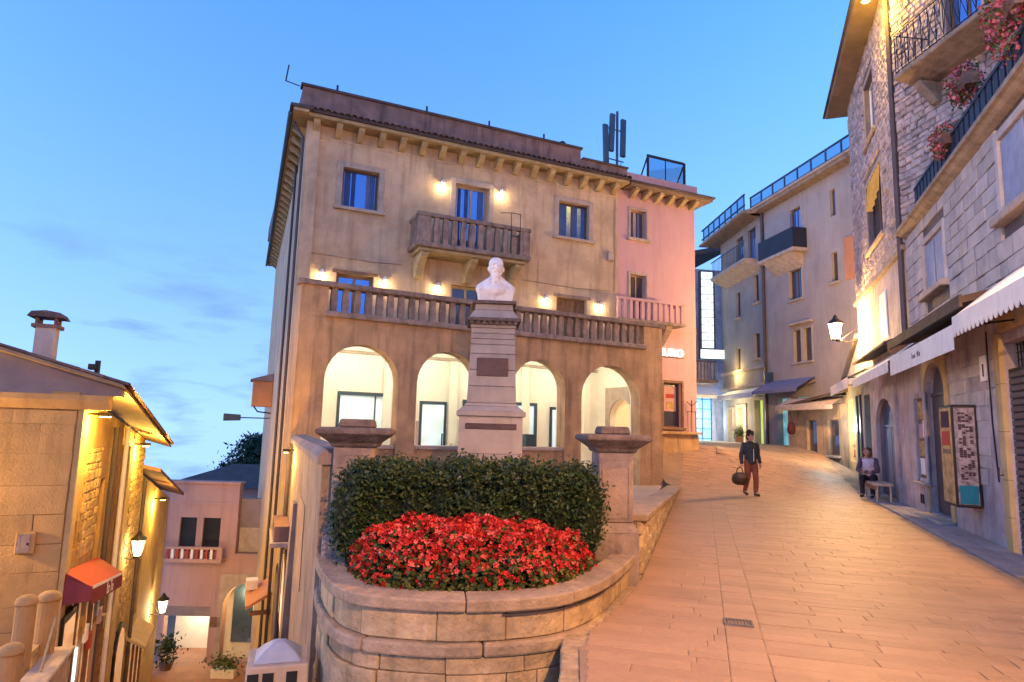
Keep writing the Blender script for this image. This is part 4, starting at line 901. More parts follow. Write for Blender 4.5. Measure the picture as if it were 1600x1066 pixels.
# roof mast and screen
an = thing('antenna_mast', 'mobile phone mast with upright panels on the roof', 'antenna', Bw(.55, 1.4, 10.1), BR)
ob('mast', MB().tube([(0, 0, 0), (0, 0, 3.5)], .05, 8), 'bluemetal', an)
m = MB()
for z in (1.55, 2.75): m.tube([(-.45, 0, z), (.3, 0, z)], .025, 5)
m.tube([(-.2, 0, .2), (0, 0, 1.3)], .02, 5).tube([(.18, 0, .0), (.18, 0, 1.5)], .015, 5); ob('cross_arm', m, 'bluemetal', an)
for x, z, tl in ((-.50, 1.35, -.05), (-.28, 1.85, .06), (.26, 1.75, .03)): ob('panel', MB().hexa([(x - .11 , -.06, z), (x + .11, -.06, z), (x + .11, .06, z), (x - .11, .06, z)], [(x - .11 + tl, -.06, z + 1.5), (x + .11 + tl, -.06, z + 1.5), (x + .11 + tl, .06, z + 1.5), (x - .11 + tl, .06, z + 1.5)]), 'bluemetal', an, bev=.02)
ob('cable', MB().tube([(-.45, .05, 1.4), (-.3, .05, 1.15), (-.05, .05, 1.2)], .02, 5), 'metal', an)
ss = thing('roof_screen', 'dark framed glass screen standing on the pink roof', 'screen', Bw(1.0, .15, 10.5), BR + R(-4))
m = MB(); m.box(.0, .07, -.03, .03, -.05, 1.0).box(1.62, 1.70, -.03, .03, -.05, .98).box(.071, 1.619, -.03, .03, .92, 1.0).box(.071, 1.619, -.03, .03, .06, .12); ob('frame', m, 'metal', ss)
ob('pane', MB().box(.075, 1.615, -.008, .008, .125, .915), 'clear', ss); ob('post', MB().box(.80, .82, -.02, .02, .125, .915), 'metal', ss)
m = MB().tube([(1.66, .0, .95), (1.55, .5, -.05)], .03, 5).tube([(.03, 0, .95), (-.05, .5, -.05)], .03, 5); ob('brace', m, 'metal', ss)
# ================================================================== RIGHT-HAND STREET FRONT
RRZ = R(69.7)
def lantern(label, loc, rz, watts, col=(1, .62, .24), k=1., arm=.6, group='wall lanterns', down=None):
    """lantern whose arm runs back along +y to the wall"""
    t = thing('wall_lantern', label, 'lantern', loc, rz, group)
    ob('bracket', MB().tube([(0, arm, -.30 * k), (0, arm * .5, -.34 * k), (0, .0, -.30 * k)], .014 * k + .004, 6).tube([(0, arm, .10 * k), (0, arm * .55, -.10 * k), (0, .12, -.30 * k)], .010, 5).box(-.04, .04, arm - .02, arm, -.42 * k, .18 * k), 'metal', t)
    ob('lantern_glass', MB().lathe([(.10 * k, -.26 * k), (.19 * k, .16 * k)], 6), 'lglass', t)
    m = MB()
    for i in range(6):
        a = 2 * math.pi * i / 6; m.tube([(.10 * k * math.cos(a), .10 * k * math.sin(a), -.26 * k), (.19 * k * math.cos(a), .19 * k * math.sin(a), .16 * k)], .010 * k, 4)
    m.lathe([(.11 * k, -.29 * k), (.11 * k, -.26 * k)], 6).lathe([(.205 * k, .15 * k), (.205 * k, .175 * k)], 6); ob('lantern_frame', m, 'metal', t)
    ob('lantern_roof', MB().lathe([(.22 * k, .176 * k), (.10 * k, .27 * k), (.07 * k, .31 * k), (.05 * k, .36 * k), (.012 * k, .40 * k)], 6), 'metal', t)
    ob('bulb', MB().sphere((0, 0, -.03 * k), .05 * k, 10, 6), 'bulb', t)
    if down: light(t, (0, 0, -.11 * k), watts, col, .09 * k, 'SPOT', None, down, .35)
    else: light(t, (0, 0, -.11 * k), watts, col, .09 * k)
    return t
rb = thing('stone_house', 'grey block-stone house with scalloped awnings and roof terrace', 'building', rw(0, 0, 0), RRZ)
ROP = [(-2.9, -.36, .03, 3.05, 0), (2.72, 4.25, .12, 2.55, .62), (4.32, 5.10, .78, 2.50, 0)]
ob('ground_floor_wall', wall(-17, 5.2, -.3, 3.45, ROP, -.4, .0), 'lilac', rb)
UOP = [(2.15, 3.55, 4.60, 5.65, 0), (-2.6, -.85, 4.85, 6.0, 0)]
ob('upper_wall', wall(-17, 5.2, 3.451, 6.25, UOP, -.4, -.02), 'blockjoint', rb)
bx_ = (Vector((-1, 0, 0)), Vector((0, 0, 1)), Vector((0, 1, 0)))
for (a, b, za, zb) in courses(-3.4, 5.18, 3.46, 6.24, .27, .30, .66, [(2.02, 3.68, 4.45, 5.78), (-2.75, -.70, 4.68, 6.1)], hj=.18):
    stone('stone_block', 'block', 'block', rb, ((a + b) / 2, -.012 + rng.uniform(-.008, .01), (za + zb) / 2), (b - a - .014, zb - za - .014, .07), bx_)
for (a, b, za, zb) in courses(-.05, 2.6, .9, 3.2, .24, .25, .5, hj=.15):
    if rng.random() < .75: stone('stone_block', 'block', 'block', rb, ((a + b) / 2, .004 + rng.uniform(-.004, .006), (za + zb) / 2), (b - a - .012, zb - za - .012, .03), bx_)
ob('cornice', MB().prismx([(-.4, 6.251), (-.0, 6.251), (.10, 6.30), (.16, 6.36), (.22, 6.37), (.22, 6.45), (-.4, 6.45)][::-1], -17, 5.15), 'cornice', rb)
ob('terrace_slab', MB().box(-17, 5.1, -6, -.401, 6.26, 6.44), 'cornice', rb)
# shuttered windows
for (x0, x1, z0, z1) in ((2.15, 3.55, 4.60, 5.65), (-2.6, -.85, 4.85, 6.0)):
    wn = ob('shuttered_window', MB().box(x0, x1, -.14, -.12, z0, z1), 'bluedoor', rb)
    mx_ = (x0 + x1) / 2
    for (a, b) in ((x0, mx_ - .012), (mx_ + .012, x1)):
        ob('shutter', MB().box(a, b, -.05, -.012, z0, z1), 'shutter', wn, bev=.006)
        for k in range(4): ob('shutter_board', MB().box(a + .02 + k * (b - a - .04) / 4, a + .012 + (k + 1) * (b - a - .04) / 4, -.011, .004, z0 + .04, z1 - .04), 'shutter', wn, bev=.004)
    ob('window_surround', MB().box(x0 - .13, x0, -.06, .045, z0, z1 + .13).box(x1, x1 + .13, -.06, .045, z0, z1 + .13).box(x0, x1, -.06, .045, z1, z1 + .13), 'block', wn, bev=.01)
    ob('sill', MB().box(x0 - .18, x1 + .18, -.06, .16, z0 - .13, z0 - .003), 'trim', wn, bev=.015)
# roller shutter with grille and yellow jamb
rs = ob('roller_shutter', MB().box(-2.9, -.36, -.22, -.07, .03, 2.62), 'blockjoint', rb)
for k in range(26): ob('slat', MB().prismx([(-.069, .035 + k * .0995), (-.035, .05 + k * .0995), (-.035, .115 + k * .0995), (-.069, .13 + k * .0995)], -2.88, -.38), 'roller', rs)
gm = MB()
for k in range(22): gm.box(-2.85 + k * .115, -2.84 + k * .115, -.16, -.145, 2.66, 3.04)
for k in range(4): gm.box(-2.88, -.38, -.162, -.147, 2.68 + k * .11, 2.69 + k * .11)
ob('grille', gm, 'metal', rb); ob('grille_back', MB().box(-2.88, -.38, -.3, -.28, 2.62, 3.05), 'blockjoint', rb); ob('lintel_bar', MB().box(-2.9, -.36, -.2, -.04, 2.60, 2.66), 'metal', rb)
for (a, b) in ((.0, .52), (.522, 1.05), (1.052, 1.75), (1.752, 2.45), (2.452, 3.2)): ob('jamb_stone', MB().box(-.358, -.10, -.2, .06, a, b), 'ochre', rb, bev=.01)
ob('jamb_stone', MB().box(-2.9, -.358, -.2, .055, 3.201, 3.44), 'ochre', rb, bev=.01)
ob('door_hook', MB().tube([(-.2, .07, 1.12), (-.2, .12, 1.12), (-.2, .12, 1.2), (-.14, .10, 1.22)], .012, 5), 'metal', rb)
ob('jamb_face', MB().box(-.098, .35, .0005, .04, .0, 2.3), 'lilac', rb, bev=.008)
# arched dark door, poster window, posters
dd = ob('arched_door', MB().box(2.72, 4.25, -.34, -.15, .12, 3.18), 'darkdoor', rb)
ob('door_leaf', MB().box(2.78, 3.46, -.149, -.11, .14, 2.5), 'darkdoor', dd, bev=.008); ob('door_leaf', MB().box(3.48, 4.20, -.149, -.11, .14, 2.5), 'darkdoor', dd, bev=.008); ob('transom', MB().box(2.74, 4.24, -.149, -.10, 2.51, 2.58), 'darkdoor', dd)
ob('arch_surround', wall(2.50, 4.30, .1, 3.42, [(2.72, 4.25, .1, 2.55, .62)], .001, .035), 'ochre', rb)
ob('door_step', MB().box(2.55, 4.35, .0, .30, -.05, .10), 'trim', rb, bev=.015); ob('mail_slot', MB().box(2.60, 2.70, .036, .06, 1.15, 1.25), 'metal', rb)
pw = ob('notice_window', MB().box(4.32, 5.10, -.2, -.03, .78, 2.5), 'wood', rb)
for i, (a, b, za, zb) in enumerate([(4.36, 4.66, .85, 1.25), (4.70, 5.06, .85, 1.2), (4.36, 4.62, 1.3, 1.62), (4.66, 5.06, 1.25, 1.58), (4.38, 4.70, 1.66, 2.02), (4.74, 5.05, 1.64, 1.95), (4.36, 5.06, 2.06, 2.44)]): ob('notice', MB().box(a, b, -.029, -.02, za, zb), ('paper', 'white', 'curtain', 'paper', 'white', 'pink', 'paper')[i], pw)
ob('window_surround', MB().box(4.20, 4.319, .0, .05, .70, 2.62).box(5.101, 5.19, .0, .05, .70, 2.62).box(4.319, 5.101, .0, .05, 2.501, 2.62), 'lilac', rb, bev=.01); ob('sill', MB().box(4.15, 5.19, .0, .14, .64, .699), 'trim', rb, bev=.012)
ob('name_plate', MB().box(.25, .55, .036, .05, 2.55, 2.95), 'white', rb); ob('plate_print', MB().box(.37, .43, .0501, .053, 2.62, 2.82), 'inkdark', rb); ob('cable', MB().tube([(.15, .05, 3.3), (.15, .05, 1.9), (.05, .05, 1.0)], .012, 5), 'metal', rb)
ob('floor_vent', MB().box(5.02, 5.10, .0005, .02, .22, .42), 'metal', rb); ob('floor_vent', MB().box(4.84, 4.92, .0005, .02, .22, .42), 'metal', rb)
# awnings
def awning(label, s0, s1, zt, zb, valance, mat, out=.8, scal=False, name='awning', letters=None, root=0.06, base=None, vmat=None, rz=RRZ, sgn=1):
    t = thing(name, label, 'awning', base or rw(s0, 0, 0), rz, 'awnings along the right-hand shops'); L_ = s1 - s0; f = sgn
    m = MB(); n = max(4, int(L_ / .35)); vs = []
    for k in range(n + 1):
        x = L_ * k / n; sag = .02 * (k % 2); vs += [(x, f * root, zt), (x, f * out * .5, (zt + zb) / 2 - sag + .03), (x, f * out, zb), (x, f * root, zt - .03), (x, f * out * .5, (zt + zb) / 2 - sag), (x, f * (out - .01), zb - .02)]
    fs = []
    for k in range(n):
        a = 6 * k; b = a + 6; fs += [(a, a + 1, b + 1, b), (a + 1, a + 2, b + 2, b + 1), (a + 3, b + 3, b + 4, a + 4), (a + 4, b + 4, b + 5, a + 5), (a + 2, a + 5, b + 5, b + 2)]
    m.add(vs, fs); ob('canvas', m, mat, t)
    m = MB(); ns_ = max(2, int(L_ / .16)) if scal else 1
    for k in range(ns_):
        a = L_ * k / ns_; b = L_ * (k + 1) / ns_
        if scal: poly = [(a, zb), (b, zb), (b, zb - valance * .72)] + [(a + (b - a) * (1 - j / 6), zb - valance * .72 - valance * .28 * math.sin(math.pi * j / 6)) for j in range(1, 6)] + [(a, zb - valance * .72)]
        else: poly = [(a, zb), (b, zb), (b, zb - valance), (a, zb - valance)]
        m.prism(poly[::-1], *sorted((f * (out + .001), f * (out + .012))))
    ob('valance', m, vmat or mat, t)
    m = MB()
    for x in (.06, L_ - .06): m.tube([(x, f * .03, zt - .25), (x, f * (out - .03), zb - .03)], .015, 5)
    m.tube([(.02, f * (out - .02), zb - .015), (L_ - .02, f * (out - .02), zb - .015)], .018, 6); ob('frame', m, 'metal', t)
    if letters:
        text(letters, valance * .40, 'inkdark', t, (L_ * .5, f * (out + .016), zb - valance * .5), (R(90), 0, math.pi if f > 0 else 0), .002, 'lettering', 1.0)
    return t
awning('white scalloped awning over the roller shutter, nearest on the right', -4.2, -1.16, 3.95, 3.33, .30, 'awn', .82, True)
awning('white canvas awning with faint lettering over the arched dark door', -1.08, 3.25, 3.55, 3.24, .36, 'awn', .80, letters='l o a   N a')
awning('white awning over the blue arched doorway', 3.95, 8.9, 3.75, 3.26, .24, 'awn', .72)
awning('pale awning over the lit shop window past the tower', 9.9, 14.2, 3.75, 3.42, .32, 'awn', .72)
cp = thing('wooden_canopy', 'long dark wooden canopy board above the lettered awning', 'canopy', rw(-1.05, 0, 0), RRZ)
ob('board', MB().prismx([(.0, 3.70), (.66, 3.56), (.66, 3.66), (.0, 3.82)][::-1], 0, 5.1), 'brownbeam', cp); ob('fascia', MB().box(0, 5.1, .661, .70, 3.50, 3.68), 'brownbeam', cp)
cp = thing('tiled_canopy', 'sloping brown canopy roof beside the downpipe', 'canopy', rw(5.3, 0, 0), RRZ)
ob('board', MB().prismx([(.0, 3.95), (.55, 3.80), (.55, 3.86), (.0, 4.08)][::-1], 0, 4.9), 'brownbeam', cp); ob('bracket', MB().box(.2, .3, .0, .4, 3.6, 3.8), 'wood', cp)
# light box sign
tt = thing('light_box_sign', 'tall upright display box sign with teal print beside the dark door', 'sign', rw(.95, .02, .52), RRZ)
ob('casing', MB().box(0, .74, .0, .36, 0, 1.68), 'metal', tt, bev=.015)
ob('street_face', MB().box(.05, .69, .361, .368, .05, 1.63), 'paper', tt)
for i, (za, zb, c) in enumerate(((1.30, 1.58, 'inkdark'), (1.0, 1.24, 'awnred'), (.86, .94, 'wood'))): ob('print', MB().box(.12, .6, .3685, .371, za, zb), c, tt)
ob('camera_face', MB().box(-.008, -.0005, .04, .33, .05, 1.63), 'signwhite', tt)
ob('print', MB().box(-.012, -.009, .05, .31, .06, .36), 'tealblue', tt)
gl = random.Random(5)
for k in range(6):                                                   # worn upright characters, one below the other
    m = MB(); z0 = .42 + k * .195
    for r_ in range(5):
        for c_ in range(4):
            if gl.random() < (.62 if r_ in (0, 4) or c_ in (0, 3) else .38): m.box(-.0125, -.009, .075 + c_ * .052, .075 + c_ * .052 + .046, z0 + r_ * .032, z0 + r_ * .032 + .027)
    ob('print', m, 'inkdark', tt)
# terrace railing with flowers
tr_ = thing('terrace_railing', 'dark blue terrace railing on top of the stone house', 'railing', rw(-6, -.12, 6.45), RRZ)
ob('rail', MB().box(0, 10.6, -.03, .03, .78, .84), 'navy', tr_); ob('rail', MB().box(0, 10.6, -.02, .02, .06, .10), 'navy', tr_)
pm = MB().box(-.09, .09, -.015, .015, .10, .78).mesh('railing_panel')
for k in range(38): ob('railing_panel', pm, 'navy', tr_, loc=(.14 + k * .28, 0, 0))
def flowerpot(label, loc, rz, n, ext, mats=('pinkpetal', 'shrub'), drop=.0):
    t = thing('flower_box', label, 'flower box', loc, rz, 'flower boxes on the terrace')
    ob('box', MB().hexa([(-ext[0], -.10, -.16), (ext[0], -.10, -.16), (ext[0], .10, -.16), (-ext[0], .10, -.16)], [(-ext[0] - .02, -.13, .04), (ext[0] + .02, -.13, .04), (ext[0] + .02, .13, .04), (-ext[0] - .02, .13, .04)]), 'tile', t)
    p = nrg.normal(0, 1, (n, 3)); p /= np.linalg.norm(p, axis=1)[:, None]; p *= (nrg.random((n, 1)) ** .33); p = p * np.array([ext[0] * 1.15, ext[1], ext[2]]) + np.array([0, 0, .08 - drop])
    p += .05 * np.sin(p[:, [1, 2, 0]] * 17)
    k = int(n * .62); ob('blossoms', leaves(p[:k], .060, ratio=.85), mats[0], t); ob('foliage', leaves(p[k:], .065), mats[1], t)
flowerpot('box of hanging red and pink flowers on terrace rail near the tower', rw(2.1, -.1, 7.28), RRZ, 700, (.36, .26, .36), drop=.05)
flowerpot('box of red flowers higher on the terrace beside the first', rw(.95, -.15, 7.85), RRZ, 900, (.34, .28, .40), drop=.1)
flowerpot('pink flowers trailing at the far right edge below the balcony', rw(-1.35, -.1, 7.75), RRZ, 1500, (.40, .35, .75), drop=.15)

# ------------------------------------------------------------------ stone tower house
tw_ = thing('tower_house', 'tall rough stone house with balcony, yellow curtained window and downpipe', 'building', rw(0, 0, 0), RRZ)
TOP = [(7.6, 9.9, 7.2, 9.25, 0), (8.0, 9.5, 10.4, 12.3, 0), (7.25, 9.65, .05, 1.95, .75), (10.9, 12.1, .55, 3.0, 0)]
ob('street_wall', wall(5.2, 12.45, -.4, 13.25, TOP, -.45, -.03), 'towerbed', tw_)
mb = MB()
for (a, b, za, zb) in courses(5.2, 12.45, 6.2, 13.25, .17, .16, .42, [(7.42, 10.08, 7.05, 9.4), (7.85, 9.65, 10.25, 12.45)], hj=.3):
    stone_mb(mb, 'rubble', ((a + b) / 2, -.02 + rng.uniform(-.012, .02), (za + zb) / 2), (b - a - .006, zb - za - .006, .09), bx_)
tag(ob('rubble_facing', mb, 'tower', tw_), kind='stuff')
ob('lower_render', wall(5.2, 12.45, -.4, 6.03, [(7.25, 9.65, .05, 1.95, .75), (10.9, 12.1, .55, 3.0, 0), (7.6, 8.5, 4.3, 5.6, 0)], -.029, .0), 'lilac', tw_)
ob('string_course', MB().box(5.2, 12.47, -.03, .10, 6.031, 6.16), 'cornice', tw_, bev=.015)
ob('shuttered_window', MB().box(7.6, 8.5, -.02, .012, 4.3, 5.6), 'white', tw_)
for k in range(3): ob('shutter_board', MB().box(7.62 + k * .29, 7.89 + k * .29, .0125, .03, 4.33, 5.57), 'white', tw_, bev=.004)
wv = window(tw_, 7.6, 9.9, 7.2, 9.25, -.03, out=1, cols=2, surround='trim', glass='glassdark', fr='frame', sw=.13)
cm = MB(); vs = []
for k in range(13): vs += [(7.75 + k * .16, .02 + .05 * (k % 2), 8.15 + .3 * abs(k - 6) / 6), (7.75 + k * .16, -.02 + .03 * (k % 2), 9.22)]
cm.add(vs, [(2 * k, 2 * k + 2, 2 * k + 3, 2 * k + 1) for k in range(12)]); ob('yellow_awning_cloth', cm, 'ycurtain', wv)
window(tw_, 8.0, 9.5, 10.4, 12.3, -.03, out=1, cols=2, surround='trim', glass='glass', fr='white', sw=.12)
ob('blue_door', MB().box(7.25, 9.65, -.40, -.14, .05, 2.75), 'bluedoor', tw_); ob('door_leaf', MB().box(7.32, 8.42, -.139, -.10, .08, 1.92), 'bluedoor', tw_, bev=.01); ob('door_leaf', MB().box(8.46, 9.58, -.139, -.10, .08, 1.92), 'bluedoor', tw_, bev=.01); ob('door_frame', wall(6.95, 9.95, .0, 3.0, [(7.25, 9.65, .0, 1.95, .75)], .001, .07), 'lilac', tw_)
ob('transom', MB().box(7.3, 9.6, -.139, -.08, 1.93, 2.0), 'bluedoor', tw_)
ob('shop_window_frame', MB().box(10.9, 12.1, -.3, -.28, .55, 3.0), 'bluemetal', tw_); ob('shop_pane', MB().box(10.95, 12.05, -.279, -.27, .6, 2.95), 'lit_teal', tw_)
ob('eave', MB().prismx([(-1.2, 13.251), (.62, 13.251), (.66, 13.32), (-1.2, 13.9)][::-1], 4.4, 13.2), 'soffit', tw_); ob('roof_edge', MB().prismx([(.60, 13.321), (.72, 13.321), (.72, 13.41), (-1.2, 14.1), (-1.2, 13.91)][::-1], 4.3, 13.3), 'roofdark', tw_)
ob('downpipe', MB().tube([(5.32, .09, 13.2), (5.32, .09, 3.9)], .065, 8), 'pipe', tw_)
ob('far_end_wall', MB().box(12.2, 12.449, -6, -.451, -.4, 13.25), 'tower', tw_)
# wing of the tower facing the terrace
T0 = rw(5.2, 0, 0); TRZ = R(-84)
ta, tb = rot2(T0[0] - RW[0], T0[1] - RW[1], -RRZ); LT = dict(loc=(ta, tb, 0), rz=TRZ - RRZ)
ob('terrace_wall', wall(-.1, 6.5, 6.4, 13.3, [(1.6, 2.55, 9.72, 12.0, 0), (2.85, 3.6, 9.72, 12.0, 0)], .02, .45), 'towerbed', tw_, **LT)
mb = MB(); bt_ = (Vector((1, 0, 0)), Vector((0, 0, 1)), Vector((0, -1, 0)))
for (a, b, za, zb) in courses(-.05, 6.4, 6.4, 13.3, .15, .13, .36, [(1.5, 2.65, 9.6, 12.1), (2.75, 3.7, 9.6, 12.1)], hj=.3):
    stone_mb(mb, 'rubble', ((a + b) / 2, .01 + rng.uniform(-.02, .012), (za + zb) / 2), (b - a - .005, zb - za - .005, .10), bt_)
tag(ob('rubble_facing', mb, 'tower', tw_, **LT), kind='stuff')
window(tw_, 1.6, 2.55, 9.72, 12.0, .0, out=-1, cols=2, sill=False, surround='trim', fr='wood', name='balcony_door', sw=.1, **LT)
window(tw_, 2.85, 3.6, 9.72, 12.0, .0, out=-1, cols=2, sill=False, surround='trim', fr='wood', glass='glassdark', name='balcony_door', sw=.1, **LT)
bc = ob('balcony', MB().prismx([(-.90, 9.60), (-.90, 9.70), (-.001, 9.70), (-.001, 9.46), (-.3, 9.46)][::-1], 1.05, 3.75), 'cornice', tw_, bev=.02, **LT)
m = MB()
for z in (9.75, 10.65): m.tube([(1.1, -.02, z), (1.1, -.86, z), (3.7, -.86, z), (3.7, -.02, z)], .014, 5)
for k in range(14):
    x = 1.1 + k * .2; m.tube([(x, -.86, 9.70), (x, -.86, 10.65)], .009, 4)
    if k < 13: m.tube([(x, -.86, 9.78), (x + .1, -.90, 10.2), (x, -.86, 10.6)], .007, 4).tube([(x + .2, -.86, 9.78), (x + .1, -.90, 10.2), (x + .2, -.86, 10.6)], .007, 4)
for k in range(4): m.tube([(1.1, -.2 - k * .2, 9.70), (1.1, -.2 - k * .2, 10.65)], .009, 4)
ob('iron_railing', m, 'metal', bc)
for x in (1.3, 3.4): ob('corbel', MB().prismx([(-.001, 8.95), (-.001, 9.459), (-.55, 9.459), (-.5, 9.35), (-.15, 9.0)][::-1], x - .12, x + .12), 'cornice', bc, bev=.02)
el = thing('eave_lamp', 'yellow lamp shining down the tower wall beside the balcony', 'lamp', (T0[0] - .55, T0[1] + .15, 12.6), 0, 'yellow eave lamps')
ob('lamp_body', MB().lathe([(.05, .05), (.09, -.05), (.11, -.12)], 10), 'metal', el); ob('bulb', MB().lathe([(.02, -.15), (.09, -.122)], 10), 'bulby', el); ob('arm', MB().tube([(0, 0, .05), (.25, -.1, .3)], .02, 5), 'metal', el)
light(el, (-.02, 0, -.28), 75, (1, .55, .06), .08)

# ------------------------------------------------------------------ lanterns of the street
lantern('lit lantern on an iron arm at the tower corner', rw(11.7, .78, 5.15), RRZ + math.pi, 480, (1, .56, .18), 1.25, .77)
lantern('lit lantern on the stone house just outside the right edge', rw(-5.0, .85, 5.4), RRZ + math.pi, 430, (1, .48, .15), 1.0, .84, down=146)
lantern('unseen lantern behind the viewer, added for warm front light', rw(-13.5, .85, 5.4), RRZ + math.pi, 900, (1, .51, .17), 1.0, .84)  # unseen lamp added to warm the street, planter and facade from the front

# ------------------------------------------------------------------ low annex past the tower
ax_ = thing('low_annex', 'low shop annex with sloping roof and lit window past the tower', 'building', rw(12.46, 0, 0), RRZ)
ob('front_wall', wall(0, 3.6, -.4, 3.6, [(1.9, 3.1, .75, 3.0, 0), (.25, .85, .1, 3.0, 0)], -.35, -.01), 'ochre', ax_)
ob('lit_shop_window', MB().box(1.9, 3.1, -.25, -.22, .75, 3.0), 'lit_cream', ax_)
for k in range(4): ob('shelf', MB().box(1.92, 3.08, -.219, -.1, .9 + k * .42, .93 + k * .42), 'wood', ax_)
for k in range(9): ob('ware', MB().box(1.98 + (k % 3) * .36, 2.22 + (k % 3) * .36, -.215, -.11, .932 + (k // 3) * .42, 1.16 + (k // 3) * .42 + .05 * (k % 2)), ('pink', 'paper', 'awnred', 'white')[k % 4], ax_)
ob('teal_door', MB().box(.25, .85, -.2, -.16, .1, 3.0), 'lit_teal', ax_); ob('teal_frame', MB().box(.10, .249, -.2, .05, .0, 3.05).box(.851, 1.0, -.2, .05, .0, 3.05), 'bluemetal', ax_)
ob('roof', MB().hexa([(-.0, -2.2, 5.25), (-.0, .12, 4.95), (4.0, .12, 3.65), (4.0, -2.2, 3.95)][::-1], [(-.0, -2.2, 5.40), (-.0, .12, 5.10), (4.0, .12, 3.80), (4.0, -2.2, 4.10)][::-1]), 'roofdark', ax_)
ob('gable_wall', MB().add([(0, -.02, 3.6), (3.6, -.02, 3.6), (3.6, -.02, 3.78), (0, -.02, 4.98)], [(0, 1, 2, 3)]), 'lilac', ax_)
light(ax_, (2.5, .55, 2.1), 26, (.95, .97, .85), .25)
q0 = Vector(rw(16.0, 0, 0)); q1 = Vector((12.35, 28.6, 0)); dq = q1 - q0
an2 = thing('corner_shop', 'low dark shop with two small windows under a sloping eave', 'building', q0, math.atan2(dq.y, dq.x)); LQ = dq.length
ob('front_wall', wall(0, LQ, -.3, 3.0, [(.5, 1.2, .9, 2.3, 0), (1.9, 2.6, .9, 2.3, 0)], -.4, -.0), 'retain', an2)
for a in (.5, 1.9): window(an2, a, a + .7, .9, 2.3, 0, out=1, cols=1, fr='wood', glass='glassdark', surround=None, sw=.03, fw=.04)
ob('roof', MB().hexa([(-.4, -2, 3.75), (-.4, .45, 3.3), (LQ + .3, .45, 2.75), (LQ + .3, -2, 3.2)][::-1], [(-.4, -2, 3.87), (-.4, .45, 3.42), (LQ + .3, .45, 2.87), (LQ + .3, -2, 3.32)][::-1]), 'brownbeam', an2)
ob('wall_head', MB().box(-.3, LQ, -.4, -.01, 3.001, 3.25), 'retain', an2)
awning('long pale awning strip over the low dark shop', 0, LQ, 3.05, 2.72, .18, 'trim', .6, base=(q0.x, q0.y, .15), rz=math.atan2(dq.y, dq.x))
bag = thing('red_bag', 'dark red bag hanging under the far awning', 'bag', (11.75, 26.9, 2.0), R(30))
bag.scale = (.8, .55, .95)
ob('bag_body', MB().lathe([(.10, -.34), (.22, -.28), (.27, -.12), (.20, .14), (.06, .26)], 12), 'redbag', bag, smooth=True); ob('strap', MB().tube([(-.08, 0, .28), (-.03, 0, .65), (.08, 0, .28)], .02, 5), 'redbag', bag)
# ------------------------------------------------------------------ grey houses up the street
G1 = thing('grey_house', 'grey plastered house with rooftop railing and iron balcony up the street', 'building', (13.9, 25.8, 0), R(100))
gops = [(3.15, 3.95, 10.2, 12.35, 0), (.70, 1.05, 11.1, 12.3, 0), (.72, 1.12, 8.2, 9.5, 0), (3.2, 4.15, 7.98, 9.4, 0), (3.40, 3.95, 5.0, 6.5, 0), (2.62, 3.2, 5.0, 6.5, 0), (3.0, 5.4, 1.0, 3.4, 0)]
ob('street_wall', wall(-1.5, 6.3, 0, 13.0, gops, -.4, 0), 'grey', G1)
for (a, b, c, d, e) in gops[:6]: window(G1, a, b, c, d, 0, out=1, cols=2 if b - a > .6 else 1, fr='frame', glass='glassdark' if d < 11 else 'glass', surround='grey' if c < 8 else None, sill=c < 9, sw=.08, fw=.05)
ob('window_hood', MB().box(2.45, 4.15, .0, .25, 6.72, 6.84), 'trim', G1, bev=.02)
ob('orange_shutter', MB().box(-.35, .22, .01, .06, 8.1, 9.9), 'orangeshutter', G1)
ob('shop_front', MB().box(3.0, 5.4, -.3, -.27, 1.0, 3.4), 'lit_teal', G1); ob('shop_post', MB().box(4.1, 4.3, -.2, .0, 1.0, 3.4), 'wood', G1)
ob('eave', MB().box(-1.6, 6.6, -.3, .55, 13.001, 13.15), 'cornice', G1); ob('eave_edge', MB().box(-1.6, 6.7, -.3, .65, 13.151, 13.25), 'trim', G1)
m = MB()
for k in range(9): m.box(-1.4 + k * 1.0, -1.34 + k * 1.0, .40, .46, 13.251, 13.95)
for z in (13.36, 13.92): m.box(-1.4, 6.68, .39, .47, z, z + .06)
ob('roof_railing', m, 'bluemetal', G1)
for k in range(8): ob('railing_pane', MB().box(-1.3 + k * 1.0, -.42 + k * 1.0, .42, .44, 13.43, 13.91), 'clear', G1)
bb = ob('balcony', MB().box(2.7, 5.6, .001, .75, 10.05, 10.2), 'trim', G1); ob('balcony_panel', MB().box(2.72, 5.58, .68, .72, 10.201, 11.15), 'navy', bb); ob('balcony_panel', MB().box(2.72, 2.76, .001, .679, 10.201, 11.15), 'navy', bb); ob('corbel', MB().prismx([(.0, 9.4), (.65, 10.04), (.0, 10.04)][::-1], 3.0, 5.3), 'trim', bb)
ob('corner_pipe', MB().tube([(6.2, .1, 13), (6.2, .1, 1)], .08, 6), 'pipe', G1); ob('meter_box', MB().box(5.7, 6.05, .001, .2, 4.0, 4.7), 'bluemetal', G1)
awning('blue canvas awning under the twin windows of the grey house', 0, 3.6, 4.25, 3.72, .15, 'awnblue', 1.0, base=(13.9 - math.sin(R(10)) * 2.4, 25.8 + math.cos(R(10)) * 2.4, 0), rz=R(100))
G2 = thing('olive_house', 'narrow grey-olive house with awning and lit doorways beyond the grey house', 'building', (12.8, 32.0, 0), R(93))
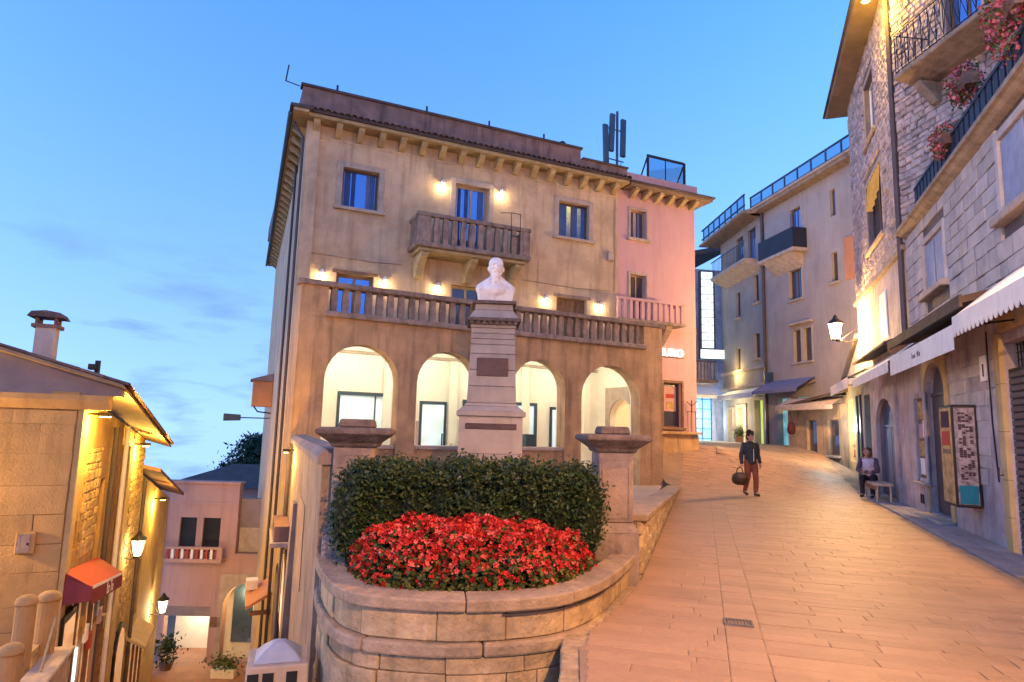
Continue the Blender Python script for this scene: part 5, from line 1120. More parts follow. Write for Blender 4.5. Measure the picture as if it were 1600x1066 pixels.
g2o = [(.6, 1.15, 8.5, 9.95, 0), (2.98, 3.5, 8.1, 9.5, 0), (.62, 1.3, 5.55, 6.85, 0), (3.1, 3.65, 5.1, 6.4, 0), (.35, 1.35, 1.0, 3.4, 0), (2.6, 3.55, 1.0, 3.1, 0), (4.3, 4.9, 1.6, 3.0, 0), (.8, 1.8, 10.9, 12.6, 0), (2.4, 3.4, 10.9, 12.6, 0)]
ob('street_wall', wall(0.01, 5.7, 0, 13.0, g2o, -.4, 0), 'greyb', G2)
for i, (a, b, c, d, e) in enumerate(g2o):
    if i in (4, 5, 6): ob('lit_doorway', MB().box(a, b, -.3, -.27, c, d), ('lit_green', 'lit_cream', 'lit_cream')[i - 4], G2); ob('door_surround', MB().box(a - .18, a, .0, .06, 1, d + .15).box(b, b + .18, .0, .06, 1, d + .15).box(a, b, .0, .06, d, d + .15), 'trim', G2)
    else: window(G2, a, b, c, d, 0, out=1, cols=2 if i > 6 else 1, fr='frame', glass='glass' if i > 6 else 'glassdark', surround=None, sw=.05, fw=.05, sill=i < 7)
ob('ledge', MB().box(0, 5.7, .001, .12, 5.0, 5.15), 'trim', G2); ob('ledge', MB().box(0, 5.7, .001, .2, 4.1, 4.25), 'trim', G2)
ob('eave', MB().prismx([(-.3, 13.001), (1.1, 13.001), (1.1, 13.12), (-.3, 13.5)][::-1], -.05, 6.4), 'cornice', G2)
m = MB()
for k in range(8): m.box(.0 + k * .85, .06 + k * .85, .9, .96, 13.13, 14.0)
for z in (13.4, 13.97): m.box(-.05, 6.3, .89, .97, z, z + .06)
ob('roof_railing', m, 'bluemetal', G2)
for k in range(7): ob('railing_pane', MB().box(.08 + k * .85, .82 + k * .85, .92, .94, 13.2, 13.96), 'clear', G2)
b5 = ob('balcony', MB().prismx([(.0, 10.1), (.9, 10.55), (.9, 10.7), (.0, 10.7)][::-1], .3, 5.0), 'trim', G2)
m = MB()
for k in range(24): m.box(.35 + k * .195, .37 + k * .195, .84, .86, 10.701, 11.6)
m.box(.3, 5.0, .83, .87, 11.6, 11.65); ob('iron_railing', m, 'bluemetal', b5)
awning('pale awning band over the lit doorways of the olive house', 0, 4.8, 4.05, 3.75, .25, 'awn', .7, base=(12.8, 32.0, 0), rz=R(93))
light(G2, (3.1, .8, 2.6), 30, (1, .85, .5), .2); light(G2, (3.3, .5, 5.0), 14, (1, .72, .25), .1)
# houses closing the street
CL_ = thing('end_house', 'stone house closing the street behind the glowing sign', 'building', (10.3, 39.5, 0), R(10))
ob('front_wall', wall(-5, 3.2, 0, 12.0, [(1.0, 1.5, 6.5, 8.2, 0)], .0, .4), 'lilac', CL_); ob('window_pane', MB().box(1.0, 1.5, .15, .17, 6.5, 8.2), 'pink', CL_)
ob('roof', MB().prism([(-5.3, 11.2), (3.6, 13.4), (3.6, 13.7), (-5.3, 11.5)], -.5, 6), 'roofdark', CL_)
ob('lit_shop_front', MB().box(.4, 2.2, -.03, -.005, 1.0, 4.1), 'lit_blue', CL_)
for k in range(4): ob('mullion', MB().box(.4 + k * .58, .46 + k * .58, -.07, -.031, 1.0, 4.1), 'bluemetal', CL_)
for k in range(5): ob('transom', MB().box(.4, 2.2, -.06, -.031, 1.3 + k * .6, 1.35 + k * .6), 'bluemetal', CL_)
m = MB()
for k in range(10): m.box(.2 + k * .22, .25 + k * .22, -.5, -.45, 4.9, 6.0)
m.box(.15, 2.4, -.52, -.43, 6.0, 6.08).box(.15, 2.4, -.6, -.0, 4.75, 4.9); ob('balcony_rail', m, 'wood', CL_)
light(CL_, (1.2, -1.4, 2.4), 40, (.6, .85, 1), .2)
vs_ = thing('vertical_sign', 'tall glowing white vertical sign of stacked panels up the street', 'sign', (11.25, 37.6, 6.6), R(5))
ob('sign_frame', MB().box(-.06, .86, .0, .3, 0, 4.75), 'bluemetal', vs_)
for k in range(10): ob('sign_panel', MB().box(.03, .74, -.03, -.001, .06 + k * .465, .48 + k * .465), 'lit_sign', vs_); ob('print', MB().box(.37 + .03 * (k % 2), .41 + .03 * (k % 2), -.036, -.031, .16 + k * .465, .34 + k * .465), 'bluemetal', vs_)
hs = thing('horizontal_sign', 'glowing white horizontal sign board under the vertical sign', 'sign', (11.1, 37.3, 6.0), R(5))
ob('sign_frame', MB().box(-.03, 1.62, .0, .25, -.03, .55), 'bluemetal', hs); ob('sign_panel', MB().box(.0, 1.59, -.02, -.001, .0, .52), 'lit_sign', hs)
lt = thing('shop_lantern', 'small square lit lantern below the glowing signs', 'lantern', (13.15, 36.5, 4.9), 0); ob('lamp_glass', MB().box(-.3, .3, -.3, .3, -.4, .4), 'lit_cream', lt); ob('cap', MB().box(-.34, .34, -.34, .34, .401, .46), 'metal', lt); light(lt, (-.5, -.8, -.2), 18, (1, .75, .3), .2)
ca = awning('curved pale awning over the blue-lit shop at the street end', 0, 2.4, 4.6, 3.9, .2, 'awn', 1.6, base=(10.5, 39.4, 0), rz=R(10), sgn=-1)
bsh = thing('street_shrub', 'dark potted shrub in front of the lit doorways', 'shrub', (12.5, 35.2, h_road(12.5, 35.2)), 0)
bsh.scale = (.7, .7, .7)
ob('pot', MB().lathe([(.25, 0), (.34, .45)], 12), 'tile', bsh); p = nrg.normal(0, .22, (900, 3)) + np.array([0, 0, .8]); ob('foliage', leaves(p, .10), 'hedge', bsh)
# ================================================================== LEFT SIDE
L0 = (-7.37, 11.0); LFZ = R(22); LSZ = R(112)
def lw_(s, out, z): return (L0[0] - math.sin(R(22)) * s + math.cos(R(22)) * out, L0[1] + math.cos(R(22)) * s + math.sin(R(22)) * out, z)
lb = thing('ochre_house', 'low ochre house with grey gable, chimney and lamps under the eaves', 'building', (*L0, 0), LFZ)
LD = dict(rz=R(90))                                                  # side wall: x runs down the alley, street at -y
ob('front_wall', MB().box(-7, -.001, .02, .4, -7, 1.72), 'leftwall', lb)
by_ = (Vector((1, 0, 0)), Vector((0, 0, 1)), Vector((0, -1, 0)))
for (a, b, za, zb) in courses(-2.9, -.005, -4.2, 1.70, .44, .6, 1.2, hj=.25):
    stone('facing_slab', 'slab', 'leftslab', lb, ((a + b) / 2, .012 + rng.uniform(-.003, .003), (za + zb) / 2), (b - a - .006, zb - za - .006, .035), by_)
ob('front_cornice', MB().prismx([(.3, 1.721), (-.03, 1.721), (-.07, 1.80), (-.10, 1.88), (-.10, 1.97), (.3, 1.97)][::-1], -7, .45), 'leftslab', lb)
ob('gable', MB().prism([(-7, 1.971), (.62, 1.971), (.62, 2.10), (-1.2, 2.68), (-4.2, 3.55), (-7, 3.55)], .05, .3), 'gable', lb)
sops = [(2.6, 3.05, -1.3, .35, 0), (4.0, 4.5, -2.2, .5, 0), (.55, .95, -.75, -.25, 0)]
ob('side_wall', wall(.02, 8.3, -9, 1.0, sops, -.0, .4), 'leftwall', lb, **LD)
ob('side_wall_head', MB().hexa([(.02, 0, 1.001), (8.3, 0, 1.001), (8.3, .4, 1.001), (.02, .4, 1.001)], [(.02, 0, 2.02), (8.3, 0, 1.02), (8.3, .4, 1.02), (.02, .4, 2.02)]), 'leftwall', lb, **LD)
for (a, b, c, d, e) in sops: ob('window_pane', MB().box(a, b, .14, .17, c, d), 'glassdark', lb, **LD)
mb = MB(); bz_ = (Vector((1, 0, 0)), Vector((0, 0, 1)), Vector((0, -1, 0)))
for (a0, a1, z0, z1) in ((1.1, 2.4, -1.0, 1.0), (5.0, 8.28, -8, .9)):
    for (a, b, za, zb) in courses(a0, a1, z0, z1, .16, .16, .40, hj=.3): stone_mb(mb, 'rubble', ((a + b) / 2, -.005 + rng.uniform(-.012, .01), (za + zb) / 2), (b - a - .005, zb - za - .005, .06), bz_)
tag(ob('rubble_facing', mb, 'leftstone', lb, **LD), kind='stuff')
for (x, c) in ((3.35, 'pipe'), (4.75, 'white')): ob('downpipe', MB().tube([(x, -.07, 1.4), (x, -.07, -7)], .055, 8), c, lb, **LD)
ob('pilaster', MB().box(.02, .34, -.09, -.001, -6, 1.9), 'ochre', lb, bev=.01, **LD); ob('pilaster', MB().box(5.1, 5.6, -.12, -.07, -7, .9), 'ochre', lb, bev=.01, **LD)
# roof: verge in front, eave sloping down the alley
def rz_(x): return 2.10 - .155 * x
m = MB().hexa([(-.14, -.66, rz_(-.14)), (8.5, -.66, rz_(8.5)), (8.5, 4.4, rz_(8.5) + 1.5), (-.14, 4.4, rz_(-.14) + 1.5)], [(-.14, -.66, rz_(-.14) + .05), (8.5, -.66, rz_(8.5) + .05), (8.5, 4.4, rz_(8.5) + 1.55), (-.14, 4.4, rz_(-.14) + 1.55)])
rf = ob('roof', m, 'soffit', lb, **LD)
tm = []
for k in range(4):
    mm = MB(); vs = []
    for j in range(7):
        a = math.pi * j / 6; vs += [(.105 * math.cos(a), -.02, .065 * math.sin(a)), (.085 * math.cos(a), .42, .052 * math.sin(a) + .012)]
    mm.add(vs, [(2 * j, 2 * j + 2, 2 * j + 3, 2 * j + 1) for j in range(6)]); me = mm.mesh('roof_tile'); me.materials.append(MT['tile']); tm.append(me)
sl = math.atan2(1.5, 5.15)
cnt = 0
for i in range(42):
    x = -.05 + i * .205
    for j in range(13):
        o = bpy.data.objects.new('roof_tile', tm[(i + j) % 4]); 
        if cnt >= 290: break
        if j > 5 and i > 6: continue
        COL.objects.link(o); o.parent = rf; y = -.71 + j * .39; o.location = (x, y, rz_(x) + .06 + (y + .66) * 1.5 / 5.06); o.rotation_euler = (sl, .155, 0); cnt += 1
ch = ob('chimney', MB().box(-.99, -.68, .9, 1.2, 2.3, 3.26), 'block', lb, bev=.015)
ob('chimney_cap', MB().prism([(-1.12, 3.38), (-.56, 3.38), (-.62, 3.47), (-.84, 3.50), (-1.06, 3.47)], .82, 1.34), 'capstone', ch)
for (a, b) in ((-1.01, .92), (-.72, .92), (-1.01, 1.16), (-.72, 1.16)): ob('cap_post', MB().box(a, a + .05, b, b + .05, 3.261, 3.379), 'tile', ch)
ob('chimney_collar', MB().box(-1.05, -.63, .87, 1.27, 3.19, 3.255), 'tile', ch)
ob('roof_vent', MB().tube([(.1, .6, 2.35), (.1, .6, 2.62)], .05, 6).box(-.03, .10, .5, .7, 2.45, 2.55), 'metal', lb)
wb = thing('meter_box', 'small grey meter box on the ochre front wall', 'box', lw_(0, 0, 0), LFZ)
wb.location = (L0[0] + math.cos(LFZ) * -.62, L0[1] + math.sin(LFZ) * -.62, -.62)
ob('casing', MB().box(0, .26, -.10, .0, 0, .34), 'leftslab', wb, bev=.012); ob('door', MB().box(.02, .20, -.112, -.101, .03, .31), 'pillar', wb); ob('latch', MB().box(.16, .19, -.118, -.113, .14, .18), 'metal', wb)
for i, (s, z, lab) in enumerate(((.75, 1.62, 'yellow lamp under the front corner of the ochre eaves'), (6.3, .90, 'yellow lamp under the eaves farther down the ochre house'))):
    e_ = thing('eave_lamp', lab, 'lamp', lw_(s, .28, z), LSZ, 'yellow eave lamps')
    ob('lamp_body', MB().box(-.14, .14, -.09, .09, .0, .07), 'metal', e_); ob('lamp_face', MB().box(-.12, .12, -.07, .07, -.02, -.001), 'bulby', e_); ob('arm', MB().box(-.03, .03, .09, .30, .02, .06), 'metal', e_)
    light(e_, (0, -.03, -.16), (62, 66)[i], (1, .58, .09), .08)
lantern('lit lantern on the ochre front wall just outside the left edge', (L0[0] - math.cos(LFZ) * 2.9 + math.sin(LFZ) * .5, L0[1] - math.sin(LFZ) * 2.9 - math.cos(LFZ) * .5, .6), LFZ, 150, (1, .56, .15), 1.0, .49)
lantern('lit lantern on the wall of the ochre house', lw_(6.3, .34, -1.62), LSZ, 22, (1, .66, .26), .95, .33)
ra = thing('red_awning', 'red awning with wine-coloured lettered valance on the ochre house', 'awning', lw_(.05, 0, 0), LSZ); ra.scale = (.95, .95, 1)
vs = [(0, -.02, -.98), (3.2, -.02, -1.28), (3.2, -.52, -1.62), (0, -.52, -1.22)]
ob('canvas', MB().hexa([(x, y, z - .02) for x, y, z in vs[::-1]], vs[::-1]), 'awnred', ra)
ob('valance', MB().add([(0, -.525, -1.26), (3.2, -.525, -1.66), (3.2, -.525, -1.90), (0, -.525, -1.52)], [(0, 1, 2, 3)]), 'awnwine', ra)
ob('trim', MB().add([(0, -.53, -1.20), (3.2, -.53, -1.60), (3.2, -.53, -1.655), (0, -.53, -1.258)], [(0, 1, 2, 3)]), 'white', ra)
text('La To', .30, 'white', ra, (1.75, -.532, -1.60), (R(90), R(7), 0), .003)
ob('side_cheek', MB().add([(.0, -.02, -.93), (.0, -.52, -1.23), (.0, -.52, -1.45), (.0, -.02, -1.5)], [(0, 1, 2, 3)]), 'awnwine', ra)
dc = thing('display_case', 'tall dark framed display case of pictures under the red awning', 'display case', lw_(.1, 0, 0), LSZ)
ob('frame', MB().box(0, .85, -.14, -.01, -3.6, -1.72), 'metal', dc, bev=.01); ob('picture', MB().box(.07, .78, -.15, -.141, -2.5, -1.82), 'lit_case', dc); ob('picture', MB().box(.07, .78, -.15, -.141, -3.3, -2.56), 'signwhite', dc)
sf = ob('shop_front', MB().box(1.3, 4.0, -.02, -.001, -7, -1.75), 'lit_case', lb, **LD)
for k in range(5): ob('door_post', MB().box(1.3 + k * .66, 1.42 + k * .66, -.09, -.021, -7, -1.75), ('wood', 'tanframe')[k % 2], lb, bev=.008, **LD)
ob('lit_card', MB().box(1.5, 1.9, -.06, -.03, -3.3, -2.7), 'lit_sign', lb, **LD)
# lower house down the alley
l2 = thing('yellow_house', 'narrow yellow-lit house lower down the alley', 'building', lw_(8.32, 0, 0), LSZ)
ob('side_wall', wall(0, 8.2, -10, -1.55, [(1.2, 1.7, -4.2, -2.6, 0)], -.0, .4), 'ochre', l2); ob('side_wall_head', MB().hexa([(0, 0, -1.549), (8.2, 0, -1.549), (8.2, .4, -1.549), (0, .4, -1.549)], [(0, 0, .02), (8.2, 0, -1.5), (8.2, .4, -1.5), (0, .4, .02)]), 'ochre', l2)
ob('window_pane', MB().box(1.2, 1.7, .15, .17, -4.2, -2.6), 'glassdark', l2)
ob('roof', MB().hexa([(-.3, -.5, .10), (8.4, -.5, -1.45), (8.4, 4, -.2), (-.3, 4, 1.2)], [(-.3, -.5, .20), (8.4, -.5, -1.35), (8.4, 4, -.08), (-.3, 4, 1.32)]), 'tile', l2)
ob('downpipe', MB().tube([(.25, -.07, -.1), (.25, -.07, -8)], .05, 6), 'pipe', l2)
ob('shop_front', MB().box(.4, 3.2, -.04, -.001, -9, -4.9), 'lit_case', l2); ob('porch_roof', MB().prismx([(-.5, -4.85), (-.5, -4.78), (.0, -4.45), (.0, -4.55)][::-1], .2, 2.2), 'trim', l2)
for k in range(4): ob('door_post', MB().box(.4 + k * .9, .5 + k * .9, -.1, -.041, -9, -4.9), 'wood', l2)
e_ = thing('eave_lamp', 'yellow lamp under the eaves of the lower yellow house', 'lamp', lw_(11.6, .28, -1.05), LSZ, 'yellow eave lamps')
ob('lamp_body', MB().box(-.14, .14, -.09, .09, .0, .07), 'metal', e_); ob('lamp_face', MB().box(-.12, .12, -.07, .07, -.02, -.001), 'bulby', e_); ob('arm', MB().box(-.03, .03, .09, .30, .02, .06), 'metal', e_); light(e_, (0, -.03, -.16), 45, (1, .58, .10), .08)
lantern('lit white lantern farther down the alley', lw_(13.6, .40, -4.9), LSZ, 34, (1, .72, .36), 1.0, .39)
am = thing('oval_mirror', 'dark framed arched window glinting below the ochre house', 'window', lw_(6.2, 0, 0), LSZ)
ob('frame', MB().prism([(0, -6.2), (1.3, -6.2), (1.3, -4.2), (1.05, -3.75), (.65, -3.6), (.25, -3.75), (0, -4.2)], -.1, -.02), 'metal', am); ob('pane', MB().prism([(.12, -6.1), (1.18, -6.1), (1.18, -4.25), (.98, -3.88), (.65, -3.75), (.32, -3.88), (.12, -4.25)], -.112, -.101), 'lit_case', am)
# pink house at the foot of the alley
ph = thing('pink_house', 'pink house with shuttered windows and two arches at the foot of the alley', 'building', (-12.9, 28.0, 0), R(1))
ob('front_wall', wall(-3.4, 3.6, -8.6, -3.95, [(-1.25, .62, -8.6, -6.1, 0), (1.15, 2.95, -8.2, -6.1, .95)], .0, .35), 'endpink', ph)
ob('upper_wall', wall(-3.4, 1.45, -3.949, -1.1, [(-.95, -.25, -3.9, -2.5, 0), (.02, .75, -3.9, -2.5, 0)], .0, .35), 'endpink', ph)
ob('parapet_cap', MB().box(-3.5, 1.5, -.08, .45, -1.099, -.98), 'endpink', ph, bev=.02); ob('wall_band', MB().box(-3.4, 1.44, -.03, -.001, -1.95, -1.85), 'endpink', ph)
ob('side_wing', wall(1.46, 4.2, -3.949, -1.7, [(2.55, 3.3, -3.9, -2.6, 0)], .25, .6), 'gable', ph); ob('wing_panel', MB().box(1.5, 2.4, .22, .249, -3.9, -2.9), 'trim', ph)
for (a, b) in ((-.95, -.25), (.02, .75), (2.55, 3.3)):
    sh_ = ob('shutter', MB().box(a, b, .10 if a < 2 else .32, .13 if a < 2 else .35, -3.9, -2.5 if a < 2 else -2.6), 'metal', ph); ob('shutter_rail', MB().box(a, b, (.08 if a < 2 else .30), (.099 if a < 2 else .319), -3.2, -3.14), 'metal', sh_)
bp_ = ob('balcony', MB().box(-1.3, 1.1, -.5, -.001, -4.25, -4.1), 'endpink', ph)
for k in range(11): ob('baluster', MB().box(-1.2 + k * .2, -1.1 + k * .2, -.45, -.37, -4.1, -3.72), 'white' if k % 2 else 'awnred', bp_)
ob('handrail', MB().box(-1.3, 1.1, -.48, -.34, -3.719, -3.62), 'endpink', bp_); ob('end_post', MB().box(.88, 1.1, -.47, -.35, -4.099, -3.72), 'endpink', bp_)
ob('arch_trim', wall(.95, 3.15, -8.3, -4.75, [(1.15, 2.95, -8.3, -6.1, .95)], -.05, -.001), 'trim', ph)
ob('passage_back', MB().box(-1.6, 1.0, 1.8, 2.0, -8.6, -5.0), 'cream', ph); ob('passage_lintel', MB().box(-1.25, .62, .05, .30, -6.5, -6.1), 'gable', ph); ob('passage_floor', MB().box(-1.6, 3.4, .0, 2.2, -8.6, -8.38), 'alley', ph)
ob('arch_window', MB().box(1.4, 2.7, .42, .45, -7.6, -5.1), 'glass', ph); ob('arch_room_wall', MB().box(1.0, 3.2, .5, .6, -8.6, -4.9), 'cream', ph)
ob('lit_panel', MB().box(-1.25, .2, .31, .34, -6.09, -5.2), 'lit_shop', ph); ob('wall_sign', MB().box(.68, 1.08, -.05, -.001, -6.9, -6.5), 'wood', ph)
light(ph, (-.4, 1.0, -6.6), 14, (1, .82, .5), .15); light(ph, (2.0, .2, -5.6), 9, (1, .62, .2), .1)
pp = thing('potted_plant', 'potted plant standing in the lit passage', 'plant', (-13.5, 27.2, -8.4)); ob('pot', MB().lathe([(.18, 0), (.28, .35)], 10), 'tile', pp); ob('foliage', leaves(nrg.normal(0, .2, (300, 3)) * np.array([1, 1, 1.4]) + np.array([0, 0, .9]), .16), 'hedge', pp); ob('stem', MB().tube([(0, 0, .3), (.03, 0, 1.0)], .02, 5), 'bark', pp)
pp = thing('planter_box', 'white planter box of green herbs in the alley', 'planter', (-10.9, 26.6, -8.4)); ob('box', MB().box(-.45, .45, -.2, .2, 0, .4), 'white', pp, bev=.01); ob('foliage', leaves(nrg.normal(0, .17, (500, 3)) * np.array([1.8, .8, 1]) + np.array([0, 0, .6]), .11), 'shrub', pp)
# low round-topped posts and stair parapet in the lower left corner
def post(label, x, y, zt, r, zb=-4.6):
    t = thing('round_post', label, 'post', (x, y, zb), 0, 'round-topped posts of the stair'); h = zt - zb
    ob('shaft', MB().lathe([(r, 0), (r, h - r * .9)], 16), 'posts', t, smooth=False); ob('cap', MB().lathe([(r * 1.12, h - r * .9), (r * 1.14, h - r * .7), (r * .98, h - r * .25), (r * .62, h), (r * .1, h + r * .12)], 16), 'posts', t, smooth=True)
post('round-topped stair post standing tallest in the middle', -6.55, 9.2, -.85, .125); post('round-topped stair post behind the middle one', -6.62, 9.75, -.93, .135); post('round-topped stair post nearest, at the left corner', -6.02, 8.3, -1.18, .125)
sp = thing('stair_parapet', 'pale stair parapet wall with dark openings below the posts', 'wall', (-6.35, 9.55, -4.6), R(112))
ob('wall_body', wall(-1.6, .45, 0, 2.75, [(-1.3, -.9, 1.7, 2.3, 0), (-.5, -.1, 1.5, 2.3, 0)], -.12, .12), 'trim', sp); ob('coping', MB().box(-1.7, .55, -.17, .17, 2.751, 2.82), 'trim', sp, bev=.015)
ob('handrail', MB().tube([(-.75, -.05, 2.9), (-.3, -.05, 3.45)], .018, 8), 'ochre', sp); ob('sill_board', MB().box(-.2, .2, .2, 1.6, 2.9, 2.98), 'ochre', sp)
# white kiosk roof and things on the alley side of the corner building
kk = thing('white_kiosk', 'small white kiosk with blue-grey peaked roof at the bottom edge', 'kiosk', (-1.99, 6.0, -2.11), R(18))
hw = .25
ob('wall_body', MB().box(-hw, hw, -hw, hw, 0, 1.66), 'trim', kk, bev=.01)
m = MB(); N_ = 8; prof = [(.225, 1.661), (.215, 1.675), (.14, 1.74), (.06, 1.79), (.012, 1.805)]; m.lathe([(r * 1.25, z) for r, z in prof], 4, rot=math.pi / 4); ob('roof', m, 'shutter', kk, bev=.01)
for x in (-.19, -.07, .12): ob('opening', MB().box(x - .045, x + .045, -hw - .012, -hw - .001, 1.50, 1.61), 'metal', kk)
fbx = thing('window_box', 'terracotta flower box over the arched window of the retaining wall', 'flower box', Vector(rt.location) + wd.normalized() * (Lw - 1.2) + Vector((0, 0, -.62)), math.atan2(wd.y, wd.x))
ob('box', MB().box(-.8, .8, .0, .28, .0, .28), 'tile', fbx, bev=.01); ob('shelf', MB().box(-.95, .95, .0, .34, -.08, -.001), 'trim', fbx)
aw = thing('arched_shop_window', 'arched lit window low in the retaining wall', 'window', Vector(rt.location) + wd.normalized() * (Lw - 2.2), math.atan2(wd.y, wd.x))
ob('frame', MB().prism([(0, -2.3), (1.8, -2.3), (1.8, -1.25), (1.5, -1.0), (.9, -.88), (.3, -1.0), (0, -1.25)], .005, .05), 'wood', aw); ob('pane', MB().prism([(.12, -2.22), (1.68, -2.22), (1.68, -1.3), (1.4, -1.08), (.9, -.98), (.4, -1.08), (.12, -1.3)], .051, .06), 'lit_case', aw); ob('mullion', MB().box(.86, .94, .061, .075, -2.2, -1.0), 'wood', aw)
ob('shop_door', MB().box(-.15, .1, .001, .05, -6.5, -3.0), 'wood', bd, **LS)
sk_ = thing('alley_canopy', 'small orange tiled canopy over the alley shop', 'canopy', Sw(2.6, 0, -3.0), BR + R(84.5))
ob('canopy_roof', MB().prismx([(.0, .25), (.6, -.08), (.6, -.01), (.0, .33)][::-1], 0, 1.7), 'orangeshutter', sk_); ob('bracket', MB().box(.1, .18, .0, .5, -.25, -.15), 'wood', sk_); ob('sign_board', MB().box(1.2, 1.6, .3, .6, .12, .36), 'white', sk_)
for k in range(6): ob('goods', MB().box(1.5 + k * .42, 1.72 + k * .42, -.16, -.10, -2.4 - .25 * (k % 3), -2.1 - .25 * (k % 3)), ('paper', 'white', 'awnred', 'shutter', 'curtain', 'wood')[k], lb, **LD)
# pines behind the alley
def pine(label, x, y, zb, h, sp):
    t = thing('pine_tree', label, 'tree', (x, y, zb), 0, 'pines behind the alley')
    ob('trunk', MB().tube([(0, 0, 0), (.15, 0, h * .5), (.05, .1, h)], [.35, .22, .06], 8), 'bark', t)
    pts = []; lim = MB()
    for k in range(12):
        z = h * (.45 + .52 * k / 11); r_ = sp * (1 - .75 * (k / 11) ** 1.6); 
        for j in range(5):
            a = nrg.uniform(0, 6.28); rr = r_ * nrg.uniform(.5, 1); cx_, cy_ = rr * math.cos(a), rr * math.sin(a)
            lim.tube([(.1, 0, z - .3), (cx_ * .8, cy_ * .8, z)], [.07, .02], 4); pts.append(nrg.normal(0, 1, (130, 3)) * np.array([sp * .25, sp * .25, h * .018]) + np.array([cx_, cy_, z]))
    ob('branches', lim, 'bark', t); ob('crown', leaves(np.concatenate(pts), .42, ratio=.35), 'pine', t)
pine('dark flat-layered pine rising behind the alley roofs, taller one', -23.0, 60, -13, 13.4, 3.0); pine('dark pine left of the taller one behind the pink house', -25.6, 62, -13, 10.8, 2.6)
ro = thing('distant_roof', 'dark hipped roof behind the pink house', 'building', (-15.2, 36, -6)); ob('wall_body', MB().box(-3.2, 3.2, 0, 5, 0, 4.0), 'gable', ro)
ob('roof', MB().add([(-3.8, -.5, 4.0), (3.8, -.5, 4.0), (3.8, 5.5, 4.0), (-3.8, 5.5, 4.0), (-1, 2.5, 5.1), (1, 2.5, 5.1)], [(0, 1, 5, 4), (1, 2, 5), (2, 3, 4, 5), (3, 0, 4)]), 'roofdark', ro)

# ================================================================== PEOPLE
def skinmesh(name, mb, mat, parent, voxel=.012, it=3):
    o = ob(name, mb, mat, parent); md = o.modifiers.new('remesh', 'REMESH'); md.mode = 'VOXEL'; md.voxel_size = voxel; md.use_smooth_shade = True
    s_ = o.modifiers.new('smooth', 'SMOOTH'); s_.factor = .5; s_.iterations = it
    if name in ('jacket', 'trousers', 'top', 'sleeve', 'hair'):
        tx = bpy.data.textures.get('folds') or bpy.data.textures.new('folds', 'CLOUDS'); tx.noise_scale = .07; d_ = o.modifiers.new('folds', 'DISPLACE'); d_.texture = tx; d_.strength = .035; d_.mid_level = .5; d_.texture_coords = 'LOCAL'
    return o
def hand(m, w_, d, side, curl=.5):
    """palm and five fingers starting at wrist w_, pointing along d, thumb toward side"""
    w_ = Vector(w_); d = Vector(d).normalized(); side = Vector(side).normalized(); nrm = d.cross(side).normalized()
    m.limb(w_, w_ + d * .04, .026, .034); m.limb(w_ + d * .04 - side * .022, w_ + d * .085 - side * .03, .022, .020); m.limb(w_ + d * .04 + side * .022, w_ + d * .085 + side * .025, .022, .020)
    for i, (o_, l_) in enumerate(((-.032, .062), (-.011, .078), (.011, .086), (.031, .074))):
        k = w_ + d * .088 + side * o_; k2 = k + (d * (1 - curl * .5) + nrm * curl * .7).normalized() * l_ * .55; k3 = k2 + (d * (1 - curl) + nrm * curl).normalized() * l_ * .5
        m.limb(k, k2, .0105, .0095).limb(k2, k3, .0095, .0085)
    t0 = w_ + d * .03 + side * .03; t1 = t0 + (d * .7 + side * .6).normalized() * .04; m.limb(t0, t1, .014, .012).limb(t1, t1 + (d + nrm * curl * .6).normalized() * .032, .012, .010)
def head(m, c, f):
    """head centred at c looking along f"""
    c = Vector(c); f = Vector(f).normalized(); r = Vector((0, 0, 1)).cross(f).normalized(); u = f.cross(r)
    def P(a, b, d): return c + r * a + f * b + u * d
    m.sphere(P(0, -.01, .02), .092, 14, 10); m.sphere(P(0, .02, -.03), .075, 12, 8); m.limb(P(0, .04, -.06), P(0, .055, -.085), .05, .032)
    m.limb(P(0, .085, .01), P(0, .105, -.025), .010, .016); m.sphere(P(-.033, .078, .022), .018); m.sphere(P(.033, .078, .022), .018); m.limb(P(-.022, .085, -.055), P(.022, .085, -.055), .010, .010)
    m.sphere(P(-.088, 0, -.01), .022); m.sphere(P(.088, 0, -.01), .022); m.sphere(P(-.04, .07, .045), .02); m.sphere(P(.04, .07, .045), .02)
